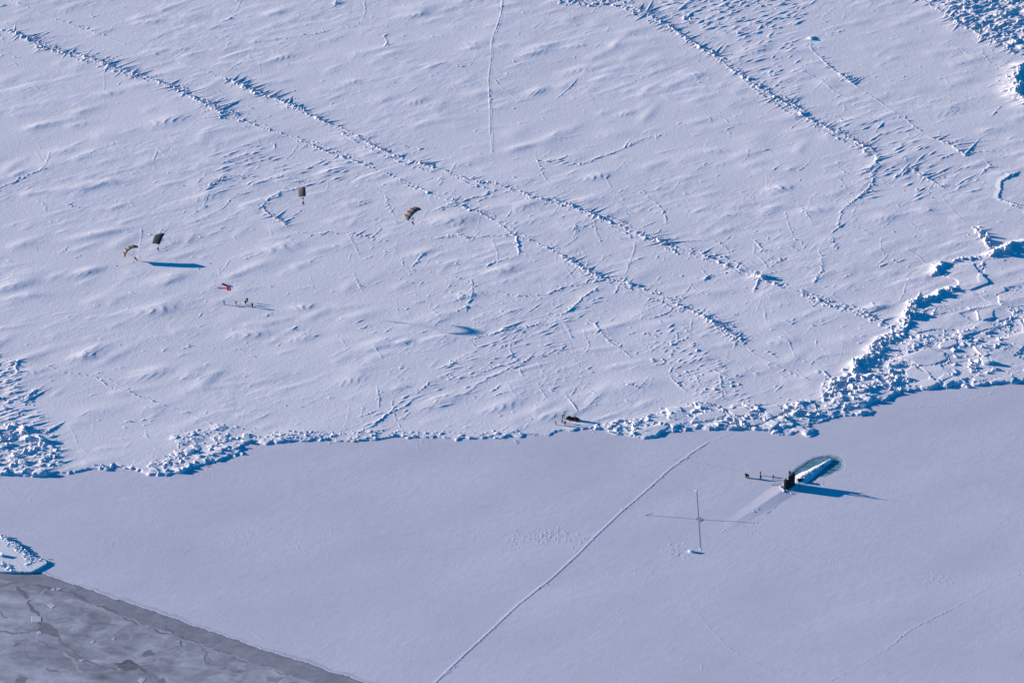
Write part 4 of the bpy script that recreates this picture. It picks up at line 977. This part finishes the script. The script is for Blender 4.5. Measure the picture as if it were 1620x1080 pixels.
POSES = {
 'stand': dict(hip=(0, 0, .93), kl=(.02, .11, .5), al=(0, .12, .08), kr=(.02, -.11, .5), ar=(-.01, -.12, .08), ch=(0, 0, 1.38), el=(-.02, .30, 1.12), hl=(.12, .30, .88), er=(-.02, -.30, 1.12), hr_=(.12, -.30, .88), nk=(.01, 0, 1.52), hd=(.03, 0, 1.66)),
 'walk': dict(hip=(0, 0, .90), kl=(.20, .10, .52), al=(.18, .11, .08), kr=(.02, -.10, .47), ar=(-.32, -.11, .12), ch=(.06, 0, 1.34), el=(-.16, .28, 1.10), hl=(-.10, .28, .86), er=(.16, -.28, 1.10), hr_=(.34, -.24, .98), nk=(.09, 0, 1.48), hd=(.12, 0, 1.62)),
 'bend': dict(hip=(0, 0, .86), kl=(.14, .12, .48), al=(0, .13, .08), kr=(.12, -.12, .48), ar=(-.02, -.13, .08), ch=(.30, 0, 1.18), el=(.42, .26, .95), hl=(.60, .18, .86), er=(.42, -.26, .95), hr_=(.60, -.18, .86), nk=(.40, 0, 1.28), hd=(.47, 0, 1.40)),
 'hang': dict(hip=(0, 0, .93), kl=(.26, .13, .60), al=(.16, .13, .18), kr=(.22, -.13, .56), ar=(.08, -.13, .14), ch=(-.02, 0, 1.38), el=(.06, .30, 1.52), hl=(.04, .26, 1.78), er=(.06, -.30, 1.52), hr_=(.04, -.26, 1.78), nk=(0, 0, 1.52), hd=(.04, 0, 1.65)),
}
def person_meshes(pose):
    p = {k: Vector(v) for k, v in POSES[pose].items()}
    fd = Vector((1, 0, 0))
    sl, sr = p['ch']+Vector((0, .19, .04)), p['ch']+Vector((0, -.19, .04))
    ll, lr = p['hip']+Vector((0, .10, -.05)), p['hip']+Vector((0, -.10, -.05))
    mid = p['hip'].lerp(p['ch'], .5)
    J = {'hip': (p['hip'], (.15, .12)), 'mid': (mid, (.14, .11)), 'ch': (p['ch'], (.16, .12)), 'nk': (p['nk'], .06), 'hb': (p['hd']-Vector((0, 0, .05)), .085), 'hd': (p['hd']+Vector((0, 0, .05)), (.095, .085)),
         'sl': (sl, .075), 'el': (p['el'], .05), 'wl': (p['hl'].lerp(p['el'], .2), .036), 'sr': (sr, .075), 'er': (p['er'], .05), 'wr': (p['hr_'].lerp(p['er'], .2), .036),
         'll': (ll, .10), 'kl': (p['kl'], .065), 'al': (p['al'], .045), 'fl': (p['al']+fd*.17-Vector((0, 0, .04)), .04),
         'lr': (lr, .10), 'kr': (p['kr'], .065), 'ar': (p['ar'], .045), 'fr': (p['ar']+fd*.17-Vector((0, 0, .04)), .04), 'nose': (p['hd']+Vector((.10, 0, 0)), .018)}
    Bn = [('hip', 'mid'), ('mid', 'ch'), ('ch', 'nk'), ('nk', 'hb'), ('hb', 'hd'), ('hb', 'nose'), ('ch', 'sl'), ('sl', 'el'), ('el', 'wl'), ('ch', 'sr'), ('sr', 'er'), ('er', 'wr'),
          ('hip', 'll'), ('ll', 'kl'), ('kl', 'al'), ('al', 'fl'), ('hip', 'lr'), ('lr', 'kr'), ('kr', 'ar'), ('ar', 'fr')]
    for s_, h_, e_ in (('l', p['hl'], p['el']), ('r', p['hr_'], p['er'])):
        d = (h_-e_).normalized(); J['p'+s_] = (h_+d*.03, (.038, .02)); Bn.append(('w'+s_, 'p'+s_))
        side = Vector((1, 0, 0)); side = (side-d*side.dot(d)).normalized()
        for f_, (w_, L) in enumerate(((-.030, .070), (-.010, .085), (.010, .080), (.028, .062))):
            J[f'{s_}{f_}'] = (h_+d*(.06+L*.5)+side*w_, .010); J[f'{s_}{f_}t'] = (h_+d*(.055+L)+side*w_*1.1+Vector((.012, 0, 0)), .008); Bn += [('p'+s_, f'{s_}{f_}'), (f'{s_}{f_}', f'{s_}{f_}t')]
        J[s_+'th'] = (h_+d*.045+side*.062, .011); Bn.append(('p'+s_, s_+'th'))
    body = skin_mesh('person_body', J, Bn, 1)
    def sub_(keys, grow, over=None):
        JJ = {}
        for k in keys:
            r = J[k][1]; r = tuple(q+grow for q in r) if isinstance(r, tuple) else r+grow; JJ[k] = (J[k][0], r)
        if over: JJ.update(over)
        return JJ
    pj = sub_(['mid', 'ch', 'hip', 'sl', 'el', 'wl', 'sr', 'er', 'wr'], .065); pj['hem'] = (p['hip']-Vector((0, 0, .12)), (.21, .18)); pj['col'] = (p['nk'], .10)
    parka = skin_mesh('parka', pj, [('mid', 'ch'), ('hip', 'mid'), ('hip', 'hem'), ('ch', 'col'), ('ch', 'sl'), ('sl', 'el'), ('el', 'wl'), ('ch', 'sr'), ('sr', 'er'), ('er', 'wr')], 1)
    tj = sub_(['hip', 'll', 'kl', 'al', 'lr', 'kr', 'ar'], .035)
    trou = skin_mesh('trousers', tj, [('hip', 'll'), ('ll', 'kl'), ('kl', 'al'), ('hip', 'lr'), ('lr', 'kr'), ('kr', 'ar')], 1)
    out = {'body': body, 'parka': parka, 'trousers': trou}
    for s_ in 'lr':
        d = (p['h'+('l' if s_ == 'l' else 'r_')]-p['e'+s_]).normalized(); h_ = p['h'+('l' if s_ == 'l' else 'r_')]; side = Vector((1, 0, 0)); side = (side-d*side.dot(d)).normalized()
        out['mitten'+s_] = skin_mesh('mitten', {'a': (h_-d*.03, .045), 'b': (h_+d*.06, .058), 'c': (h_+d*.15+Vector((.015, 0, 0)), .045), 't': (h_+d*.09+side*.085, .022)}, [('a', 'b'), ('b', 'c'), ('b', 't')], 1)
        an = p['a'+s_]; out['boot'+s_] = skin_mesh('boot', {'a': (an+Vector((-.01, 0, .14)), .075), 'b': (an+Vector((-.02, 0, -.01)), .07), 'c': (an+Vector((.20, 0, -.03)), .055)}, [('a', 'b'), ('b', 'c')], 1)
    hd = p['hd']; out['hat'] = skin_mesh('hat', {'a': (hd+Vector((-.03, 0, .04)), .115), 'b': (hd+Vector((-.02, 0, .13)), .09)}, [('a', 'b')], 1)
    bm = bmesh.new(); boxm(bm, p['ch'].lerp(p['hip'], .35)+Vector((-.25, 0, 0)), (.22, .34, .55), None, .06); me = bpy.data.meshes.new('backpack'); bm.to_mesh(me); bm.free(); out['backpack'] = me
    for k, m_ in (('body', M_skin), ('trousers', M_trou), ('mittenl', M_glove), ('mittenr', M_glove), ('bootl', M_boot), ('bootr', M_boot), ('hat', M_hat), ('backpack', M_park2)): out[k].materials.append(m_)
    return out
LIB = {k: person_meshes(k) for k in POSES}
PK = {}
def person(loc, pose, rz, label, group, brown=False, pack=False, scale=1.0, tilt=None):
    L = LIB[pose]; o = bpy.data.objects.new('person', L['body']); COL.objects.link(o)
    o.location = loc; o.scale = (scale*1.12, scale*1.12, scale*1.06)
    if tilt: o.rotation_mode = 'QUATERNION'; o.rotation_quaternion = (tilt.to_quaternion() @ Quaternion((0, 0, 1), rz))
    else: o.rotation_euler = (0, 0, rz)
    tag(o, label, 'person', group)
    for k in ('parka', 'trousers', 'hat', 'mittenl', 'mittenr', 'bootl', 'bootr')+(('backpack',) if pack else ()):
        me = L[k]
        if k == 'parka':
            kk = (pose, brown)
            if kk not in PK: PK[kk] = me.copy(); PK[kk].materials.append(M_park2 if brown else M_park)
            me = PK[kk]
        c = bpy.data.objects.new(k.rstrip('lr') if k[-1] in 'lr' and k[:-1] in ('mitten', 'boot') else k, me); COL.objects.link(c); c.parent = o
    return o
def put(px, py, *a, **k):
    x, y, _ = P(px, py, .4 if py < 690 else 0.0); return person((x, y, zat(x, y)-.01), *a, **k)
G1, G2, G3 = 'people waiting on the snow below the red marker', 'people beside the snowmobile at the floe edge', 'people standing left of the submarine'
put(354.5, 481.2, 'stand', .2, 'person in dark clothes standing furthest left in the row below the red marker', G1, scale=1.05)
put(373.6, 481.4, 'stand', 2.8, 'person in dark clothes standing second from left below the red marker', G1)
put(388.6, 480.8, 'walk', 1.9, 'person in brown parka standing just in front of another in the row of five', G1, brown=True, scale=1.05)
put(391.0, 477.4, 'stand', 1.2, 'person in brown parka furthest back in the row of five', G1, brown=True, scale=1.1)
put(399.2, 485.6, 'stand', -.6, 'person in black clothes nearest and furthest right in the row below the red marker', G1, pack=True, scale=1.05)
put(889.8, 660.6, 'bend', .3, 'person in brown parka bending forward, furthest back left of the snowmobile', G2, brown=True)
put(889.6, 668.4, 'walk', 2.6, 'person in brown parka in the middle of the group left of the snowmobile', G2, brown=True)
put(879.4, 671.2, 'stand', .2, 'person in brown parka standing alone, furthest left of the snowmobile group', G2, brown=True, scale=.98)
put(894.0, 671.8, 'stand', 1.5, 'person in dark clothes nearest to the floe edge, below the snowmobile', G2)
put(1181.2, 755.6, 'stand', .1, 'person in black with a pack in the middle of the trio left of the submarine', G3, pack=True, scale=1.08)
put(1183.4, 756.2, 'walk', .2, 'person in brown parka on the right of the trio left of the submarine', G3, brown=True, scale=1.05)
put(1179.6, 754.6, 'stand', .4, 'person in dark clothes furthest left of the trio beside the submarine', G3, scale=1.05)
put(1203.0, 751.6, 'stand', .1, 'person in brown parka standing furthest back between the trio and the submarine', G3, brown=True)
put(1203.2, 757.6, 'stand', 1.0, 'person in black clothes directly in front of the one furthest back near the submarine', G3)
put(1223.2, 757.6, 'stand', 3.0, 'person in dark clothes closest to the submarine sail', G3, scale=1.05)

# ------------------------------------------------------------------ red marker, sleds, snowmobile
o_ = Vector(P(353, 455, .4)); zz = zat(o_.x, o_.y)+.06; o_.z = 0
mk = empty('marker_panel', (o_.x, o_.y, zz)); tag(mk, 'bright red cloth panel marker laid out as a T on the snow', 'marker panel')
def panel(name, p0, p1, w_):
    a = Vector(P(*p0, .4)); b = Vector(P(*p1, .4)); d = (b-a); nn = Vector((-d.y, d.x, 0)).normalized()*w_/2; bm = bmesh.new(); prev = None
    for k in range(13):
        c = a+d*k/12; dz = .05+.05*abs(math.sin(k*1.7))
        z_ = zat(c.x, c.y)-zz+dz
        cur = [bm.verts.new((c.x+q*nn.x-o_.x, c.y+q*nn.y-o_.y, z_+(.07 if q in (-1, 1) else 0))) for q in (-1, 0, 1)]+[bm.verts.new((c.x+q*nn.x-o_.x, c.y+q*nn.y-o_.y, z_-.06)) for q in (1, 0, -1)]
        if prev: [bm.faces.new((prev[q], prev[(q+1) % 6], cur[(q+1) % 6], cur[q])) for q in range(6)]
        else: bm.faces.new(cur)
        prev = cur
    bm.faces.new(prev[::-1]); return from_bm(name, bm, M_red, mk)
panel('stem', (344.2, 455.1), (358.2, 455.6), .55); panel('crossbar', (360.0, 452.4), (361.2, 458.6), .95)

def sled(loc, rz, L, Wd, Hh, label, name='sled', load=M_tarp):
    e = empty(name, loc, rz); tag(e, label, 'sled')
    for sy in (-1, 1):
        bm = bmesh.new(); pts = [(-L/2, sy*Wd*.4, .05), (L*.35, sy*Wd*.4, .05), (L*.48, sy*Wd*.4, .16), (L*.55, sy*Wd*.4, .34)]
        for a, b in zip(pts, pts[1:]): tube(bm, a, b, .04, .04, 6)
        from_bm('runner', bm, M_black, e)
    bm = bmesh.new(); boxm(bm, (0, 0, .24), (L*.95, Wd, .10), None, .03)
    for x in (-L*.4, 0, L*.35): boxm(bm, (x, 0, .14), (.08, Wd*.9, .16))
    from_bm('deck', bm, M_black, e)
    secs = []; r = random.Random(int(L*10))
    for k in range(9):
        t_ = k/8; x = -L*.45+L*.88*t_; f = max(.25, math.sin(math.pi*(.08+.84*t_))**.4)
        secs.append([(x, Wd*.48*f*c, .29+Hh*f*s_*(1+.08*r.gauss(0, 1))) for c, s_ in ((1, 0), (.95, .6), (.6, .95), (0, 1.05), (-.6, .95), (-.95, .6), (-1, 0))])
    from_bm('load', loft(secs), load, e)
    return e
x, y, _ = P(354.8, 450.6, .4); sled((x, y, zat(x, y)+.02), -.75, 2.5, .75, .32, 'small dark loaded sled on the snow above the red marker')
x, y, _ = P(900.4, 662.5, .4); sled((x, y, zat(x, y)+.02), -.25, 2.3, 1.35, .85, 'dark covered cargo sled hitched behind the snowmobile')
x, y, _ = P(908.6, 664.5, .4); sn = empty('snowmobile', (x, y, zat(x, y)+.02), -.2); tag(sn, 'dark snowmobile parked near the floe edge with a long blue shadow', 'snowmobile')
sn.scale = (1.35, 1.8, 1.55)
secs = [[(x_, w_*c, z0+h_*s_) for c, s_ in ((1, 0), (1, .5), (.75, .9), (.3, 1), (-.3, 1), (-.75, .9), (-1, .5), (-1, 0))] for x_, w_, z0, h_ in ((-.1, .30, .35, .40), (.3, .45, .30, .55), (.7, .50, .28, .52), (1.1, .42, .30, .36), (1.4, .25, .33, .16))]
from_bm('hood', loft(secs), M_black, sn); 
bm = bmesh.new(); boxm(bm, (-.75, 0, .72), (1.35, .42, .26), None, .08); boxm(bm, (-1.35, 0, .95), (.16, .4, .4), None, .06); from_bm('seat', bm, M_tarp, sn)
secs = [[(x_, sy, z_) for x_, z_ in ((-1.75, .28), (-1.6, .06), (-1.2, 0), (.2, 0), (.4, .12), (.35, .32), (-.1, .44), (-1.4, .46))] for sy in (-.24, .24)]
from_bm('track', loft(secs), M_black, sn)
bm = bmesh.new(); boxm(bm, (-.75, 0, .52), (1.9, .62, .16), None, .04); from_bm('tunnel', bm, M_orange, sn)
secs = [[(.05-.05, sy*.36, .88), (.30, sy*.40, .86), (.16, sy*.3, 1.25), (.06, sy*.28, 1.25)] for sy in (-1, 1)]
from_bm('windshield', loft(secs), M_glass, sn)
for sy in (-1, 1):
    bm = bmesh.new()
    for a, b in (((.6, sy*.48, .05), (1.35, sy*.48, .05)), ((1.35, sy*.48, .05), (1.6, sy*.48, .22))): tube(bm, a, b, .06, .05, 6)
    tube(bm, (1.0, sy*.48, .07), (.9, sy*.3, .38), .04, .04, 6); from_bm('ski', bm, M_black, sn)
bm = bmesh.new(); tube(bm, (.1, 0, .85), (-.12, 0, 1.10), .03, .03, 6); tube(bm, (-.12, -.36, 1.14), (-.12, .36, 1.14), .025, .025, 6); from_bm('handlebar', bm, M_black, sn)
# equipment standing on the rack at the back
bm = bmesh.new(); boxm(bm, (-1.45, 0, .78), (.5, .7, .5), None, .06); from_bm('cargo_box', bm, M_tarp, sn)

# ------------------------------------------------------------------ ram-air parachutes and their jumpers
def cloth(name, col): return mat(name, col, .85, .08, noise=.08, nscale=2)
C_tan, C_br, C_dk, C_gr = cloth('tan_canopy', (.30, .25, .22)), cloth('brown_canopy', (.12, .105, .105)), cloth('dark_canopy', (.030, .048, .055)), cloth('grey_canopy', (.17, .155, .16))
C_mouth = cloth('cell_mouth_shade', (.03, .04, .05))  # nose faces are closed, painted dark for the shade inside the open cells
def parachute(anchor, up, fwd, span, chord, Rl, label, group, mats, cells=9, arc=1.0, slide=2.0, pitch=0.0):
    """anchor: where the risers meet; up: direction to the canopy; fwd: flight direction"""
    up = Vector(up).normalized(); fwd = Vector(fwd); fwd = (fwd-up*fwd.dot(up)).normalized(); side = up.cross(fwd)
    fc, un = (fwd*math.cos(pitch)-up*math.sin(pitch)), None
    e = empty('parachute', anchor); tag(e, label, 'parachute', group)
    phim = span/2/Rl*arc
    def pos(s_, c, d):        # s along span -1..1, c along the chord (0 nose..1 tail), d height over the lower skin
        a = phim*s_; r = Rl+d-.10*abs(s_)**3
        return up*(r*math.cos(a))+side*(r*math.sin(a))+fc*((.35-c)*chord*(1-.10*s_*s_))
    prof = [(0, .02), (0, .30), (.05, .42), (.15, .55), (.32, .60), (.55, .46), (.8, .22), (1.0, .02), (.8, -.02), (.5, -.04), (.2, -.03)]
    for part, which in (('canopy', 0),):
        bm = bmesh.new(); rings = []; sub_n = 4; N = cells*sub_n
        for k in range(N+1):
            s_ = -1+2*k/N; bul = abs(math.sin(math.pi*k/sub_n))**.6
            rings.append([bm.verts.new(pos(s_, c, d*(.78+.22*bul)*(1 if d > 0 else (1+2.5*bul))*chord/3.0)) for c, d in prof])
        for k in range(N):
            for q in range(len(prof)):
                f = bm.faces.new((rings[k][q], rings[k][(q+1) % len(prof)], rings[k+1][(q+1) % len(prof)], rings[k+1][q]))
                f.material_index = 2 if q == 0 else ((k//sub_n) % 2 if len(mats) > 1 and mats[0] != mats[1] else 0)
                if q >= 7 and q != 0: f.material_index = 2 if q >= 7 and mats[2] is mats[-1] and len(mats) > 3 else f.material_index
        bm.faces.new(rings[0]); bm.faces.new(rings[-1][::-1])
        me = bpy.data.meshes.new('canopy'); bmesh.ops.recalc_face_normals(bm, faces=bm.faces[:]); bm.to_mesh(me); bm.free()
        for m_ in mats[:3]: me.materials.append(m_)
        link_mesh('canopy', me, None, e, True)
    sp = up*slide; bm = bmesh.new()
    sq = [sp+fwd*a*.32+side*b_*.42 for a, b_ in ((1, 1), (1, -1), (-1, -1), (-1, 1))]
    t_ = [bm.verts.new(v+up*.02) for v in sq]; u_ = [bm.verts.new(v-up*.02) for v in sq]; bm.faces.new(t_); bm.faces.new(u_[::-1]); [bm.faces.new((t_[q], u_[q], u_[(q+1) % 4], t_[(q+1) % 4])) for q in range(4)]
    from_bm('slider', bm, mats[0], e)
    bm = bmesh.new()
    for s_ in [-1+2*k/cells for k in range(0, cells+1)]:
        for c in (.08, .38, .68, .94):
            g_ = sq[(0 if s_ > 0 else 1) if c < .5 else (3 if s_ > 0 else 2)]
            tube(bm, g_, pos(s_, c, -.03), .007, .007, 3)
    from_bm('suspension_lines', bm, M_line, e)
    bm = bmesh.new()
    for q, v in enumerate(sq):
        b_ = .16 if q in (0, 3) else -.16
        tube(bm, side*b_+fwd*(.05 if q < 2 else -.05), v, .018, .012, 4)
    from_bm('risers', bm, M_line, e)
    return e
GP, GJ = 'square parachutes over the snow field', 'parachute jumpers'
def jump(cpx, cz, ppx, pz, fwd, span, chord, label, jl, mats, arc=1.0, pyaw=0.0, pitch=0.0, lean=0.0):
    """canopy centre seen at cpx at height cz, jumper's feet seen at ppx at height pz"""
    c = Vector(P(*cpx, cz)); f = Vector(P(*ppx, pz)); 
    shoulder = f+Vector((-math.sin(lean)*1.42, 0, math.cos(lean)*1.42)); up = c-shoulder
    Rl = up.length
    tl = None
    person(f, 'hang', pyaw, jl, GJ, pack=True, scale=1.0, tilt=Matrix.Rotation(-lean, 3, 'Y'))
    return parachute(shoulder, up, fwd, span, chord, Rl, label, GP, mats, arc=arc, slide=min(2.2, Rl*.35), pitch=pitch)
jump((253.2, 374), 24.5, (250.3, 397.5), 17.9, (.97, -.2, 0), 6.2, 3.4, 'dark square parachute highest above the snow at left, seen from its shaded side', 'jumper in black hanging under the dark parachute at left', [C_dk, C_dk, C_dk], arc=1.22, pyaw=0, pitch=-.26)
jump((203.5, 393.5), 4.7, (217.3, 412.4), zat(*P(217.3, 412.4, .4)[:2])-.02, (.5, -1, 0), 5.6, 3.6, 'tan parachute just above the snow, tipping over as its jumper lands', 'jumper in black leaning back at touchdown, with a long blue shadow', [C_tan, C_br, C_mouth], arc=1.25, pyaw=-.8, pitch=.5, lean=.6)
jump((479, 302.5), 92, (480, 325.5), 85.4, (1, .1, 0), 4.6, 3.0, 'grey parachute seen broadside, upper one left of the centre', 'jumper hanging under the grey parachute left of the centre', [C_gr, C_gr, C_mouth], arc=1.0)
jump((653, 335), 86, (653.5, 357), 79.5, (.9, -.8, 0), 5.9, 3.0, 'tan striped parachute seen from below its open cells, nearest the centre', 'jumper hanging under the tan striped parachute near the centre', [C_tan, C_br, C_mouth, 1], arc=1.3)
